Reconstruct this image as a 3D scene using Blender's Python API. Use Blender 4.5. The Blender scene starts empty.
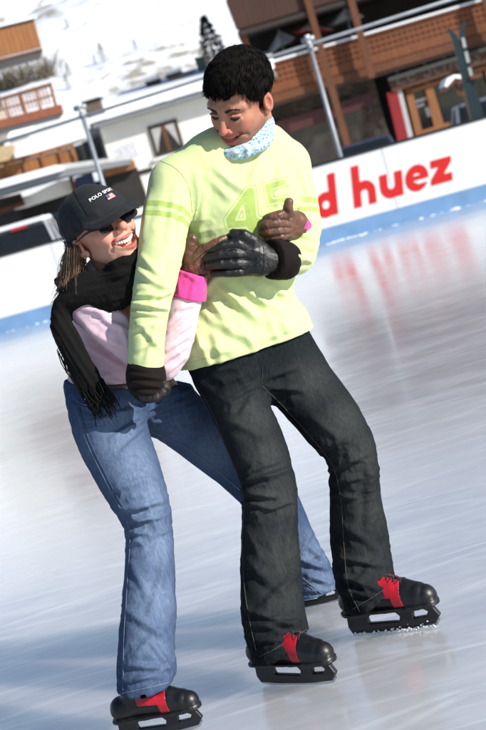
import bpy, bmesh, math, random
import numpy as np
from mathutils import Vector, Matrix
from mathutils.bvhtree import BVHTree

# ------------------------------------------------------------------ camera
scene = bpy.context.scene
FPX, CX, CY = 1500.0, 243.0, 365.0          # focal length and centre in photo pixels (486 x 730)
CAM_H = 1.38
PITCH = math.atan(195.0 / FPX)
ROLL = math.radians(16.2)
cp, sp = math.cos(PITCH), math.sin(PITCH)
cr, sr = math.cos(ROLL), math.sin(ROLL)
FWD = np.array([0, cp, -sp]); R0 = np.array([1.0, 0, 0]); U0 = np.array([0, sp, cp])
RGT = cr * R0 - sr * U0
UPV = sr * R0 + cr * U0
CAMP = np.array([0, 0, CAM_H])
cam_d = bpy.data.cameras.new('camera'); cam = bpy.data.objects.new('camera', cam_d)
scene.collection.objects.link(cam)
M = Matrix(((RGT[0], UPV[0], -FWD[0], 0), (RGT[1], UPV[1], -FWD[1], 0), (RGT[2], UPV[2], -FWD[2], CAM_H), (0, 0, 0, 1)))
cam.matrix_world = M
cam_d.sensor_fit = 'VERTICAL'; cam_d.sensor_height = 36.0; cam_d.sensor_width = 24.0
cam_d.lens = FPX / 730.0 * 36.0
cam_d.clip_start = 0.1; cam_d.clip_end = 5000
cam_d.dof.use_dof = True; cam_d.dof.focus_distance = 4.15; cam_d.dof.aperture_fstop = 6.0
scene.camera = cam

# ------------------------------------------------------------------ sky, sun, exposure
SUN = np.array([0.74, -0.52, 0.46]); SUN = SUN / np.linalg.norm(SUN)     # towards the sun
world = bpy.data.worlds.new('World'); scene.world = world; world.use_nodes = True
wn = world.node_tree; wn.nodes.clear()
sky = wn.nodes.new('ShaderNodeTexSky'); sky.sky_type = 'NISHITA'; sky.sun_disc = False
sky.sun_elevation = math.asin(SUN[2]); sky.sun_rotation = math.atan2(SUN[0], SUN[1])
sky.altitude = 1800; sky.dust_density = 0.6
bg = wn.nodes.new('ShaderNodeBackground'); bg.inputs['Strength'].default_value = 0.085
wo = wn.nodes.new('ShaderNodeOutputWorld')
wn.links.new(sky.outputs[0], bg.inputs[0]); wn.links.new(bg.outputs[0], wo.inputs[0])
sun_d = bpy.data.lights.new('sun', 'SUN'); sun_d.energy = 4.2; sun_d.angle = math.radians(0.5); sun_d.color = (1.0, 0.955, 0.88)
sun = bpy.data.objects.new('sun', sun_d); scene.collection.objects.link(sun)
sun.rotation_euler = Vector(tuple(SUN)).to_track_quat('Z', 'Y').to_euler()
sun.location = (20, -10, 20)
scene.view_settings.view_transform = 'Standard'; scene.view_settings.look = 'None'
scene.view_settings.exposure = 0.62; scene.view_settings.gamma = 1.0
scene.view_settings.use_curve_mapping = False

# ------------------------------------------------------------------ pixel <-> world
def W(px, py, y):
    """the world point seen at photo pixel (px, py) that lies at world depth y"""
    d = FWD * FPX + RGT * (px - CX) + UPV * (CY - py)
    return CAMP + d * (y / d[1])

def WZ(px, py, z):
    d = FWD * FPX + RGT * (px - CX) + UPV * (CY - py)
    return CAMP + d * ((z - CAM_H) / d[2])

def PIX(V):
    d = np.asarray(V) - CAMP
    w = d @ FWD
    return np.stack([CX + FPX * (d @ RGT) / w, CY - FPX * (d @ UPV) / w], -1)

def nrm(v):
    v = np.asarray(v, float)
    return v / (np.linalg.norm(v) + 1e-12)

# ------------------------------------------------------------------ objects
def tag(o, label=None, cat=None, group=None, kind=None):
    if label: o['label'] = label
    if cat: o['category'] = cat
    if group: o['group'] = group
    if kind: o['kind'] = kind
    return o

def link(o, parent=None):
    scene.collection.objects.link(o)
    if parent is not None:
        o.parent = parent
    return o

def wloc(o):
    p = np.zeros(3)
    while o is not None:
        p = p + np.array(o.location); o = o.parent
    return p

def mesh_obj(name, V, F, mats, parent=None, smooth=True, loc=None, attrs=None, midx=None):
    """world-space vertices -> object whose own origin is loc (or its parent's origin)"""
    V = np.asarray(V, float)
    base = np.zeros(3)
    if parent is not None: base = wloc(parent)
    l = np.zeros(3) if loc is None else np.asarray(loc, float) - base
    me = bpy.data.meshes.new(name)
    me.from_pydata((V - base - l).tolist(), [], [list(map(int, f)) for f in F])
    if not isinstance(mats, (list, tuple)): mats = [mats]
    for m in mats: me.materials.append(m)
    if midx is not None: me.polygons.foreach_set('material_index', np.asarray(midx, np.int32))
    if smooth: me.polygons.foreach_set('use_smooth', np.ones(len(me.polygons), bool))
    if attrs:
        for k, a in attrs.items():
            at = me.attributes.new(k, 'FLOAT', 'POINT'); at.data.foreach_set('value', np.asarray(a, np.float32))
    me.update()
    o = bpy.data.objects.new(name, me); o.location = tuple(l)
    return link(o, parent)

def empty(name, loc, parent=None):
    o = bpy.data.objects.new(name, None); o.empty_display_size = 0.2
    b = np.zeros(3) if parent is None else wloc(parent)
    o.location = tuple(np.asarray(loc, float) - b)
    return link(o, parent)

class MB:
    """collects boxes, bars, prisms and sheets in one mesh"""
    def __init__(s): s.V = []; s.F = []
    def add(s, V, F):
        b = len(s.V); s.V += [tuple(map(float, v)) for v in V]; s.F += [[b + int(i) for i in f] for f in F]; return s
    def frame(s, o, ax, ay, az):
        """parallelepiped from corner o along three edge vectors"""
        o, ax, ay, az = [np.asarray(q, float) for q in (o, ax, ay, az)]
        v = [o, o + ax, o + ax + ay, o + ay]; v = v + [q + az for q in v]
        return s.add(v, [(0, 3, 2, 1), (4, 5, 6, 7), (0, 1, 5, 4), (1, 2, 6, 5), (2, 3, 7, 6), (3, 0, 4, 7)])
    def bar(s, a, b, w, h, up=(0, 0, 1)):
        a, b = np.asarray(a, float), np.asarray(b, float)
        d = b - a; side = nrm(np.cross(d, up)); u = nrm(np.cross(side, d))
        return s.frame(a - side * w / 2 - u * h / 2, d, side * w, u * h)
    def tube(s, pts, r, n=8, cap=True):
        pts = [np.asarray(p, float) for p in pts]
        rr = r if hasattr(r, '__len__') else [r] * len(pts)
        ref = None; rings = []
        for i, p in enumerate(pts):
            d = nrm(pts[min(i + 1, len(pts) - 1)] - pts[max(i - 1, 0)])
            if ref is None:
                ref = np.cross(d, (0, 0, 1.0)) if abs(d[2]) < 0.9 else np.cross(d, (1.0, 0, 0))
            ref = nrm(ref - d * (ref @ d)); q = np.cross(d, ref)
            rings.append([p + rr[i] * (math.cos(a) * ref + math.sin(a) * q) for a in np.linspace(0, 2 * math.pi, n, endpoint=False)])
        V = [v for ring in rings for v in ring]; F = []
        for i in range(len(pts) - 1):
            for j in range(n):
                F.append((i * n + j, i * n + (j + 1) % n, (i + 1) * n + (j + 1) % n, (i + 1) * n + j))
        if cap:
            F.append(tuple(range(n))[::-1]); F.append(tuple((len(pts) - 1) * n + j for j in range(n)))
        return s.add(V, F)
    def prism(s, poly, off):
        """planar polygon (list of 3-D points) pushed along off"""
        poly = [np.asarray(p, float) for p in poly]; n = len(poly); off = np.asarray(off, float)
        V = poly + [p + off for p in poly]
        F = [tuple(range(n))[::-1], tuple(range(n, 2 * n))] + [(i, (i + 1) % n, n + (i + 1) % n, n + i) for i in range(n)]
        return s.add(V, F)
    def build(s, name, m, parent=None, smooth=False, loc=None):
        return mesh_obj(name, s.V, s.F, m, parent, smooth, loc)

# ------------------------------------------------------------------ noise (numpy value noise)
def _hash(i, j, k, seed):
    h = (i.astype(np.int64) * 374761393 + j.astype(np.int64) * 668265263 + k.astype(np.int64) * 2147483647 + seed * 974711) & 0xffffffff
    h = ((h ^ (h >> 13)) * 1274126177) & 0xffffffff
    h = h ^ (h >> 16)
    return (h & 0xffff) / 65535.0 * 2 - 1

def vnoise(P, scale=1.0, seed=0):
    P = np.asarray(P, float) * scale
    I = np.floor(P).astype(np.int64); f = P - I; f = f * f * f * (f * (f * 6 - 15) + 10)
    r = 0
    for dx in (0, 1):
        wx = f[:, 0] if dx else 1 - f[:, 0]
        for dy in (0, 1):
            wy = f[:, 1] if dy else 1 - f[:, 1]
            for dz in (0, 1):
                wz = f[:, 2] if dz else 1 - f[:, 2]
                r = r + wx * wy * wz * _hash(I[:, 0] + dx, I[:, 1] + dy, I[:, 2] + dz, seed)
    return r

def fbm(P, scale, seed=0, oct=3):
    return sum(vnoise(P, scale * 2 ** o, seed + 17 * o) * 0.5 ** o for o in range(oct))

# ------------------------------------------------------------------ distance fields and surface nets
def smin(a, b, k):
    h = np.clip(0.5 + 0.5 * (b - a) / k, 0, 1)
    return b * (1 - h) + a * h - k * h * (1 - h)

def smax(a, b, k): return -smin(-a, -b, k)

def U(*fs, k=0.0):
    def f(P):
        d = fs[0](P)
        for g in fs[1:]:
            e = g(P); d = smin(d, e, k) if k > 0 else np.minimum(d, e)
        return d
    return f

def ellipsoid(c, r, ax=None):
    c = np.asarray(c, float); r = np.asarray(r, float)
    def f(P):
        d = P - c
        if ax is not None: d = d @ np.asarray(ax).T
        k0 = np.sqrt(((d / r) ** 2).sum(1)) + 1e-9; k1 = np.sqrt(((d / (r * r)) ** 2).sum(1)) + 1e-9
        return k0 * (k0 - 1) / k1
    return f

def capsule(pts, rad):
    pts = [np.asarray(p, float) for p in pts]
    rad = rad if hasattr(rad, '__len__') else [rad] * len(pts)
    def f(P):
        D = None
        for i in range(len(pts) - 1):
            ab = pts[i + 1] - pts[i]; t = np.clip(((P - pts[i]) @ ab) / (ab @ ab + 1e-12), 0, 1)
            d = np.sqrt(((P - pts[i] - t[:, None] * ab) ** 2).sum(1)) - (rad[i] + t * (rad[i + 1] - rad[i]))
            D = d if D is None else np.minimum(D, d)
        return D
    return f

def spline(A, sub):
    A = np.asarray(A, float); n = len(A)
    if n < 3:
        return np.array([A[0] + (A[-1] - A[0]) * t for t in np.linspace(0, 1, sub + 1)])
    out = []
    for i in range(n - 1):
        p0 = A[i - 1] if i else 2 * A[0] - A[1]; p1 = A[i]; p2 = A[i + 1]; p3 = A[i + 2] if i + 2 < n else 2 * A[-1] - A[-2]
        for t in np.linspace(0, 1, sub, endpoint=False):
            out.append(0.5 * (2 * p1 + (p2 - p0) * t + (2 * p0 - 5 * p1 + 4 * p2 - p3) * t * t + (3 * p1 - p0 - 3 * p2 + p3) * t ** 3))
    out.append(A[-1])
    return np.array(out)

def loft(nodes, sub=3):
    """nodes: (leftpx, leftpy, lefty, rightpx, rightpy, righty, depth radius) -> field of an elliptical tube"""
    C, Wd, ra, rb = [], [], [], []
    for lx, ly, yl, rx, ry, yr, r in nodes:
        a, b = W(lx, ly, yl), W(rx, ry, yr)
        C.append((a + b) / 2); Wd.append(nrm(b - a)); ra.append(np.linalg.norm(b - a) / 2); rb.append(r)
    return tubefield(C, Wd, ra, rb, sub)

def tubefield(C, Wd, ra, rb, sub=3):
    C = spline(C, sub); Wd = spline(Wd, sub); R = spline(np.stack([ra, rb], 1), sub)
    Wd = Wd / np.linalg.norm(Wd, axis=1)[:, None]
    def f(P):
        D = None
        for i in range(len(C) - 1):
            ab = C[i + 1] - C[i]; L = ab @ ab + 1e-12; n = ab / math.sqrt(L)
            t = np.clip(((P - C[i]) @ ab) / L, 0, 1)
            d = P - C[i] - t[:, None] * ab
            w = nrm(Wd[i] + Wd[i + 1]); w = nrm(w - n * (w @ n)); v = np.cross(n, w)
            du, dv, da = d @ w, d @ v, d @ n
            a = R[i, 0] + t * (R[i + 1, 0] - R[i, 0]); b = R[i, 1] + t * (R[i + 1, 1] - R[i, 1])
            m = np.minimum(a, b)
            k0 = np.sqrt((du / a) ** 2 + (dv / b) ** 2 + (da / m) ** 2) + 1e-9
            k1 = np.sqrt((du / a ** 2) ** 2 + (dv / b ** 2) ** 2 + (da / m ** 2) ** 2) + 1e-9
            e = k0 * (k0 - 1) / k1
            D = e if D is None else np.minimum(D, e)
        return D
    return f

def plane(p, n):
    """positive on the side n points to"""
    p = np.asarray(p, float); n = nrm(n)
    return lambda P: (P - p) @ n

def cut(f, p, n, k=0.004):
    g = plane(p, n)
    return lambda P: smax(f(P), g(P), k)

def offset(f, d): return lambda P: f(P) - d

def surface(f, lo, hi, h, project=1):
    lo = np.asarray(lo, float); hi = np.asarray(hi, float); B = 4
    nb = np.maximum(1, np.ceil((hi - lo) / (h * B)).astype(int)); n = nb * B + 1
    ax = [lo[i] + h * np.arange(n[i]) for i in range(3)]
    bc = [lo[i] + h * B * (np.arange(nb[i]) + 0.5) for i in range(3)]
    G = np.stack(np.meshgrid(*bc, indexing='ij'), -1).reshape(-1, 3)
    d0 = np.concatenate([f(G[i:i + 200000]) for i in range(0, len(G), 200000)]).reshape(nb)
    D = np.repeat(np.repeat(np.repeat(d0, B, 0), B, 1), B, 2)
    D = np.pad(D, ((0, 1), (0, 1), (0, 1)), mode='edge').astype(np.float64)
    near = np.abs(d0) < h * B * 1.9
    mask = np.zeros(n, bool)
    I = np.argwhere(near)
    for dx in range(B + 1):
        for dy in range(B + 1):
            for dz in range(B + 1):
                mask[I[:, 0] * B + dx, I[:, 1] * B + dy, I[:, 2] * B + dz] = True
    J = np.argwhere(mask)
    P = lo + J * h
    val = np.concatenate([f(P[i:i + 200000]) for i in range(0, len(P), 200000)])
    D[mask] = val
    s = D < 0
    c = [s[dx:n[0] - 1 + dx, dy:n[1] - 1 + dy, dz:n[2] - 1 + dz] for dx in (0, 1) for dy in (0, 1) for dz in (0, 1)]
    cnt = sum(x.astype(np.int8) for x in c)
    act = (cnt > 0) & (cnt < 8)
    A = np.argwhere(act); idx = -np.ones(act.shape, np.int64); idx[act] = np.arange(len(A))
    acc = np.zeros((len(A), 3)); num = np.zeros(len(A))
    offs = [(dx, dy, dz) for dx in (0, 1) for dy in (0, 1) for dz in (0, 1)]
    for a in range(8):
        for b in range(a + 1, 8):
            oa, ob = np.array(offs[a]), np.array(offs[b])
            if np.abs(oa - ob).sum() != 1: continue
            va = D[A[:, 0] + oa[0], A[:, 1] + oa[1], A[:, 2] + oa[2]]; vb = D[A[:, 0] + ob[0], A[:, 1] + ob[1], A[:, 2] + ob[2]]
            m = (va < 0) != (vb < 0)
            t = np.where(m, va / np.where(va - vb == 0, 1, va - vb), 0)
            acc[m] += (oa + t[:, None] * (ob - oa))[m]; num[m] += 1
    V = lo + (A + acc / num[:, None]) * h
    F = []
    for axis in range(3):
        sl0 = [slice(None)] * 3; sl1 = [slice(None)] * 3
        sl0[axis] = slice(0, n[axis] - 1); sl1[axis] = slice(1, n[axis])
        s0, s1 = s[tuple(sl0)], s[tuple(sl1)]
        E = np.argwhere(s0 != s1)
        u, v = (axis + 1) % 3, (axis + 2) % 3
        ok = (E[:, u] > 0) & (E[:, v] > 0) & (E[:, u] < n[u] - 1) & (E[:, v] < n[v] - 1)
        E = E[ok]
        def cell(du, dv):
            Q = E.copy(); Q[:, u] += du; Q[:, v] += dv
            return idx[Q[:, 0], Q[:, 1], Q[:, 2]]
        q = np.stack([cell(-1, -1), cell(0, -1), cell(0, 0), cell(-1, 0)], 1)
        ins = s0[E[:, 0], E[:, 1], E[:, 2]]
        q[~ins] = q[~ins][:, ::-1]
        F.append(q)
    F = np.concatenate(F)
    F = F[(F >= 0).all(1)]
    for _ in range(project):
        e = h * 0.25
        def ev(Q): return np.concatenate([f(Q[i:i + 200000]) for i in range(0, len(Q), 200000)])
        d = ev(V)
        g = np.stack([(ev(V + np.eye(3)[i] * e) - ev(V - np.eye(3)[i] * e)) / (2 * e) for i in range(3)], 1)
        g2 = (g * g).sum(1) + 1e-6
        V = V - np.clip(d / g2, -h * .5, h * .5)[:, None] * g
    return V, F

def vnormals(V, F):
    F = np.asarray(F)
    n = np.cross(V[F[:, 2]] - V[F[:, 0]], V[F[:, 3]] - V[F[:, 1]])
    N = np.zeros_like(V)
    for i in range(4): np.add.at(N, F[:, i], n)
    return N / (np.linalg.norm(N, axis=1)[:, None] + 1e-12)

def lapl(V, F, it=1, lam=0.5):
    F = np.asarray(F)
    for _ in range(it):
        S = np.zeros_like(V); c = np.zeros(len(V))
        for i in range(4):
            for j in ((i + 1) % 4, (i + 3) % 4):
                np.add.at(S, F[:, i], V[F[:, j]]); np.add.at(c, F[:, i], 1)
        V = V + lam * (S / np.maximum(c, 1)[:, None] - V)
    return V

def folds(V, N, L, facing=True):
    """L: (x0, y0, x1, y1, width in px, height in m[, bow in px]) strokes, cloth folds laid along the picture of the surface"""
    p = PIX(V); out = np.zeros(len(V))
    view = (V - CAMP); view = view / np.linalg.norm(view, axis=1)[:, None]
    fw = np.clip(-(N * view).sum(1) * 1.6 + 0.1, 0, 1) if facing else np.ones(len(V))
    for q in L:
        x0, y0, x1, y1, w, amp = q[:6]; bow = q[6] if len(q) > 6 else 0
        a = np.array([x0, y0], float); d = np.array([x1 - x0, y1 - y0], float); l = math.hypot(*d); d /= l
        nn = np.array([-d[1], d[0]])
        t = (p - a) @ d / l; s = (p - a) @ nn - bow * 4 * t * (1 - t)
        tt = np.clip(t, 0, 1)
        e = np.sin(np.pi * np.clip(t * 0.9 + 0.05, 0, 1)) ** 0.7 * ((t > -0.05) & (t < 1.05))
        prof = np.exp(-(s / w) ** 2) - 0.45 * np.exp(-((s - w * 1.9) / w) ** 2)
        out += amp * e * prof * fw
    return out

def crumple(V, zones, scale=30, seed=1, squash=(1, 1, 2.4), sharp=1.0):
    """ridged cloth crumple, strongest in the given zones (px, py, radius in px, height in m)"""
    p = PIX(V); w = np.zeros(len(V))
    for x, y, r, a in zones:
        w = np.maximum(w, a * np.exp(-((p[:, 0] - x) ** 2 + (p[:, 1] - y) ** 2) / (r * r)))
    q = V + .012 * np.stack([vnoise(V, 14, seed + 3), vnoise(V, 14, seed + 4), vnoise(V, 14, seed + 5)], 1)
    n = (1 - np.abs(vnoise(q * np.array(squash), scale, seed))) ** (2.2 * sharp)
    m = (1 - np.abs(vnoise(q * np.array(squash), scale * 1.9, seed + 9))) ** (2.2 * sharp)
    return w * (n - .45 + .4 * (m - .45))

def limbfrom(pts, rad):
    return capsule([W(*p) for p in pts], rad)
# ------------------------------------------------------------------ materials
class NT:
    def __init__(s, name):
        s.m = bpy.data.materials.new(name); s.m.use_nodes = True
        s.t = s.m.node_tree; s.b = s.t.nodes['Principled BSDF']; s.out = s.t.nodes['Material Output']
    def n(s, typ, **kw):
        x = s.t.nodes.new(typ)
        for k, v in kw.items():
            if k.startswith('i_'):
                x.inputs[k[2:].replace('_', ' ')].default_value = v
            else: setattr(x, k, v)
        return x
    def l(s, a, b): s.t.links.new(a, b)
    def inp(s, k, v):
        s.b.inputs[k].default_value = v; return s
    def coords(s, scale=(1, 1, 1), rot=(0, 0, 0), kind='Object'):
        c = s.n('ShaderNodeTexCoord'); m = s.n('ShaderNodeMapping')
        m.inputs['Scale'].default_value = scale; m.inputs['Rotation'].default_value = rot
        s.l(c.outputs[kind], m.inputs[0]); return m.outputs[0]
    def noise(s, vec, scale, detail=4, rough=0.55):
        x = s.n('ShaderNodeTexNoise'); x.inputs['Scale'].default_value = scale; x.inputs['Detail'].default_value = detail; x.inputs['Roughness'].default_value = rough
        if vec is not None: s.l(vec, x.inputs['Vector'])
        return x.outputs['Fac']
    def ramp(s, fac, stops):
        r = s.n('ShaderNodeValToRGB'); e = r.color_ramp.elements
        while len(e) < len(stops): e.new(0.5)
        for i, (p, c) in enumerate(stops):
            e[i].position = p; e[i].color = (c, c, c, 1) if not hasattr(c, '__len__') else tuple(c) + (1,)
        s.l(fac, r.inputs[0]); return r.outputs[0]
    def mix(s, fac, a, b, blend='MIX'):
        x = s.n('ShaderNodeMix', data_type='RGBA', blend_type=blend)
        if hasattr(fac, 'node'): s.l(fac, x.inputs[0])
        else: x.inputs[0].default_value = fac
        for v, i in ((a, 6), (b, 7)):
            if hasattr(v, 'node'): s.l(v, x.inputs[i])
            else: x.inputs[i].default_value = tuple(v) + (1,)
        return x.outputs[2]
    def math(s, op, a, b=None, clamp=False):
        x = s.n('ShaderNodeMath', operation=op, use_clamp=clamp)
        for i, v in enumerate((a, b)):
            if v is None: continue
            if hasattr(v, 'node'): s.l(v, x.inputs[i])
            else: x.inputs[i].default_value = v
        return x.outputs[0]
    def attr(s, name):
        return s.n('ShaderNodeAttribute', attribute_name=name).outputs['Fac']
    def color(s, c):
        if hasattr(c, 'node'): s.l(c, s.b.inputs['Base Color'])
        else: s.b.inputs['Base Color'].default_value = tuple(c) + (1,)
        return s
    def rough(s, r):
        if hasattr(r, 'node'): s.l(r, s.b.inputs['Roughness'])
        else: s.b.inputs['Roughness'].default_value = r
        return s
    def bump(s, h, strength=0.3, dist=0.01):
        b = s.n('ShaderNodeBump'); b.inputs['Strength'].default_value = strength; b.inputs['Distance'].default_value = dist
        s.l(h, b.inputs['Height']); s.l(b.outputs[0], s.b.inputs['Normal']); return s

def plain(name, c, rough=0.6, var=0.12, scale=8.0, metal=0.0, bump=0.0, spec=None, bscale=None):
    t = NT(name); v = t.coords()
    f = t.noise(v, scale, 5)
    lo = [max(0, x * (1 - var)) for x in c]; hi = [min(1, x * (1 + var)) for x in c]
    t.color(t.ramp(f, [(0.3, lo), (0.7, hi)])).rough(rough).inp('Metallic', metal)
    if spec is not None: t.inp('Specular IOR Level', spec)
    if bump: t.bump(t.noise(v, bscale or scale * 6, 4), bump, 0.01)
    return t.m

def cloth(name, c, rough=0.85, weave=900, var=0.08, sheen=0.25, c2=None, bump=0.12):
    t = NT(name); v = t.coords()
    f = t.noise(v, 6, 5); g = t.noise(v, weave, 2)
    col = t.ramp(f, [(0.3, [x * (1 - var) for x in c]), (0.7, [min(1, x * (1 + var)) for x in c])])
    col = t.mix(t.ramp(g, [(0.35, 0.0), (0.7, 0.35)]), col, [min(1, x * 0.75) for x in c])
    t.color(col).rough(rough).inp('Sheen Weight', sheen).inp('Specular IOR Level', 0.2)
    t.bump(t.math('ADD', g, t.math('MULTIPLY', t.noise(v, 60, 4), 2.5)), bump, 0.004)
    return t.m
# ================================================================== THE PLACE
def ice_mat():
    t = NT('skated_ice'); w = t.coords()
    st = t.coords((0.42, 1.0, 1.0), (0, 0, math.radians(10))); st2 = t.coords((0.20, 1.0, 1.0), (0, 0, math.radians(-22)))
    big = t.noise(t.coords((0.35, 1, 1)), 0.55, 4)
    dust = t.noise(st, 3.6, 9, .70); fine = t.noise(st2, 20, 6, .6); grain = t.noise(w, 160, 3)
    d = t.math('ADD', t.math('MULTIPLY', dust, 0.62), t.math('ADD', t.math('MULTIPLY', fine, 0.26), t.math('MULTIPLY', big, 0.42)))
    m = t.ramp(d, [(0.545, 0.0), (0.66, 0.45), (0.80, 1.0)])                       # 0 wet clear ice, 1 scraped snow dust
    col = t.ramp(d, [(0.42, (0.47, 0.48, 0.505)), (0.60, (0.555, 0.562, 0.585)), (0.70, (0.63, 0.637, 0.652)), (0.86, (0.76, 0.765, 0.775))])
    # skate tracks: thin crossing curved scratches
    tr = None
    for i, (rot, sc, dist) in enumerate(((8, 1.1, 2.5), (-14, .8, 3.0), (31, .9, 2.2), (-38, .75, 3.2), (58, .8, 2.4), (-62, .9, 2.0))):
        wv = t.n('ShaderNodeTexWave', wave_type='BANDS', bands_direction='Y'); wv.inputs['Scale'].default_value = sc; wv.inputs['Distortion'].default_value = dist
        wv.inputs['Detail'].default_value = 2.5; wv.inputs['Detail Scale'].default_value = .35
        t.l(t.coords((0.25, 1, 1), (0, 0, math.radians(rot))), wv.inputs['Vector'])
        k = t.ramp(wv.outputs['Fac'], [(0.988, 0.0), (0.9995, 1.0)])
        k = t.math('MULTIPLY', k, t.ramp(t.noise(w, .9 + .3 * i, 3), [(0.45, 0.0), (0.62, 1.0)]))
        tr = k if tr is None else t.math('MAXIMUM', tr, k)
    col = t.mix(t.math('MULTIPLY', tr, 0.5), col, (0.84, 0.85, 0.87))
    vv = t.noise(t.coords((0.22, 1, 1), (0, 0, math.radians(12))), 7, 6, .65)
    col = t.mix(t.ramp(vv, [(0.58, 0.0), (0.74, 0.42)]), col, (0.30, 0.32, 0.36))
    t.color(col)
    r = t.math('ADD', t.math('MULTIPLY', m, 0.24), t.math('ADD', 0.0, t.math('MULTIPLY', fine, 0.10)), True)
    t.rough(r).inp('IOR', 1.31).inp('Specular IOR Level', 0.75)
    t.inp('Coat Weight', 1.0).inp('Coat Roughness', 0.19).inp('Coat IOR', 1.7)
    t.inp('Subsurface Weight', 1.0).inp('Subsurface Scale', 1.1)
    t.b.inputs['Subsurface Radius'].default_value = (0.8, 0.95, 1.0)
    t.bump(t.math('ADD', t.math('MULTIPLY', dust, 0.5), t.math('ADD', t.math('MULTIPLY', fine, 0.45), t.math('ADD', t.math('MULTIPLY', grain, 0.08), t.math('MULTIPLY', tr, -0.25)))), 0.05, 0.010)
    return t.m

def snow_mat(name='snow', rocks=False):
    t = NT(name); w = t.coords()
    c = t.ramp(t.noise(w, 0.4, 5), [(0.3, (0.76, 0.79, 0.84)), (0.7, (0.86, 0.87, 0.89))])
    if rocks:
        n = t.noise(t.coords((1, .5, 2.6)), .045, 9, .68); n2 = t.noise(t.coords((1, .6, 2.2)), .35, 6, .7)
        k = t.math('MULTIPLY', t.ramp(n, [(0.545, 0.0), (0.60, 1.0)]), t.ramp(n2, [(0.47, 0.0), (0.56, 1.0)]))
        c = t.mix(t.math('MULTIPLY', k, .85), c, t.ramp(n2, [(0.3, (0.16, 0.14, 0.10)), (0.8, (0.36, 0.31, 0.22))]))
    t.color(c).rough(0.75).inp('Specular IOR Level', 0.25)
    t.bump(t.noise(w, 2.5 if not rocks else .3, 6), 0.4, 0.15 if not rocks else 2.0)
    return t.m
ICE = ice_mat(); SNOW = snow_mat(); SLOPE = snow_mat('rocky_snow', True)
WHITE_B = plain('white_board', (0.86, 0.86, 0.85), 0.35, 0.03, 3)
BLUE_B = plain('blue_kick_strip', (0.20, 0.36, 0.60), 0.4, 0.12, 4)
RED_L = plain('red_lettering', (0.72, 0.020, 0.018), 0.4, 0.06, 10)
BLACK_T = plain('black_trim', (0.012, 0.012, 0.014), 0.5)
GALV = plain('galvanised_steel', (0.27, 0.29, 0.32), 0.5, 0.15, 6, metal=.4)
def wood(name, c, var=.3, plank=0.0, along='z'):
    t = NT(name); sc = (9, 9, .7) if along == 'z' else (.7, .7, 9)
    n = t.noise(t.coords(sc), 2.2, 6); n2 = t.noise(t.coords(), .8, 3)
    col = t.ramp(n, [(0.25, [x * (1 - var) for x in c]), (0.75, [x * (1 + var) for x in c])])
    col = t.mix(t.ramp(n2, [(0.35, 0.0), (0.7, .45)]), col, [x * .55 for x in c])
    h = n
    if plank:
        sx = t.n('ShaderNodeSeparateXYZ'); t.l(t.coords(), sx.inputs[0])
        u = sx.outputs[0] if along == 'z' else sx.outputs[2]
        fr = t.math('FRACT', t.math('DIVIDE', u, plank))
        g = t.math('LESS_THAN', t.math('ABSOLUTE', t.math('SUBTRACT', fr, .5)), .46)
        col = t.mix(t.math('SUBTRACT', 1.0, g), col, [x * .25 for x in c])
        h = t.math('ADD', t.math('MULTIPLY', g, 1.0), t.math('MULTIPLY', n, .3))
    t.color(col).rough(.7); t.bump(h, .5, .012)
    return t.m
PLANK_DARK = wood('dark_stained_planks', (0.055, 0.020, 0.012), .3, .16)
WOOD_RED = wood('red_brown_timber', (0.13, 0.045, 0.018), .25)
WOOD_OR = wood('orange_brown_timber', (0.12, 0.038, 0.012), .25)
WOOD_GOLD = wood('golden_timber', (0.25, 0.095, 0.028), .25)
PLANK_OR = wood('orange_planks', (0.29, 0.115, 0.033), .22, .14)
WOOD_LAT = wood('lattice_timber', (0.17, 0.052, 0.015), .3)
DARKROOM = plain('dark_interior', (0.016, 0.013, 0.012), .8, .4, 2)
STONE = None
def stone_mat():
    t = NT('rubble_stone'); v = t.n('ShaderNodeTexVoronoi'); v.inputs['Scale'].default_value = 2.6; t.l(t.coords((1, 1, 1.5)), v.inputs['Vector'])
    e = t.n('ShaderNodeTexVoronoi', feature='DISTANCE_TO_EDGE'); e.inputs['Scale'].default_value = 2.6; t.l(t.coords((1, 1, 1.5)), e.inputs['Vector'])
    c = t.ramp(t.noise(v.outputs['Color'], 3, 2), [(0.3, (0.06, 0.045, 0.035)), (0.7, (0.19, 0.145, 0.11))])
    t.color(t.mix(t.ramp(e.outputs['Distance'], [(0.02, 1.0), (0.07, 0.0)]), c, (0.05, 0.04, 0.035))).rough(.85)
    t.bump(e.outputs['Distance'], .6, .05)
    return t.m
STONE = stone_mat()
CREAM = plain('cream_render', (0.80, 0.775, 0.70), .85, .06, 1.5, bump=.2)
SHADEWALL = plain('shaded_render', (0.16, 0.17, 0.20), .85, .12, 1.5)  # cream house's side in shadow: the shade is put into this grey
PALEWALL = plain('pale_grey_wall', (0.55, 0.57, 0.64), .85, .06, 1.0)
CONC = plain('grey_concrete', (0.20, 0.21, 0.22), .85, .15, 2)
ROOFE = plain('grey_roof_edge', (0.20, 0.21, 0.22), .6, .1, 2)
GLASS_D = plain('dark_glass', (0.012, 0.014, 0.016), .06)
CURTAIN = plain('white_curtain', (0.42, 0.41, 0.40), .9, .15, 6)
RED_W = plain('red_paint', (0.22, 0.008, 0.010), .5, .12, 4)
DRED_W = plain('dark_red_paint', (0.045, 0.006, 0.007), .6, .2, 3)
WHITE_P = plain('white_paint', (0.75, 0.74, 0.72), .5, .05, 3)
SNOWCAP = plain('packed_snow', (0.82, 0.84, 0.87), .7, .03, 2, bump=.3)
LEAF_D = plain('dark_needles', (0.018, 0.028, 0.022), .8, .4, 3)
TWIG = plain('bare_twigs', (0.15, 0.125, 0.085), .85, .3, 3)
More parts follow.
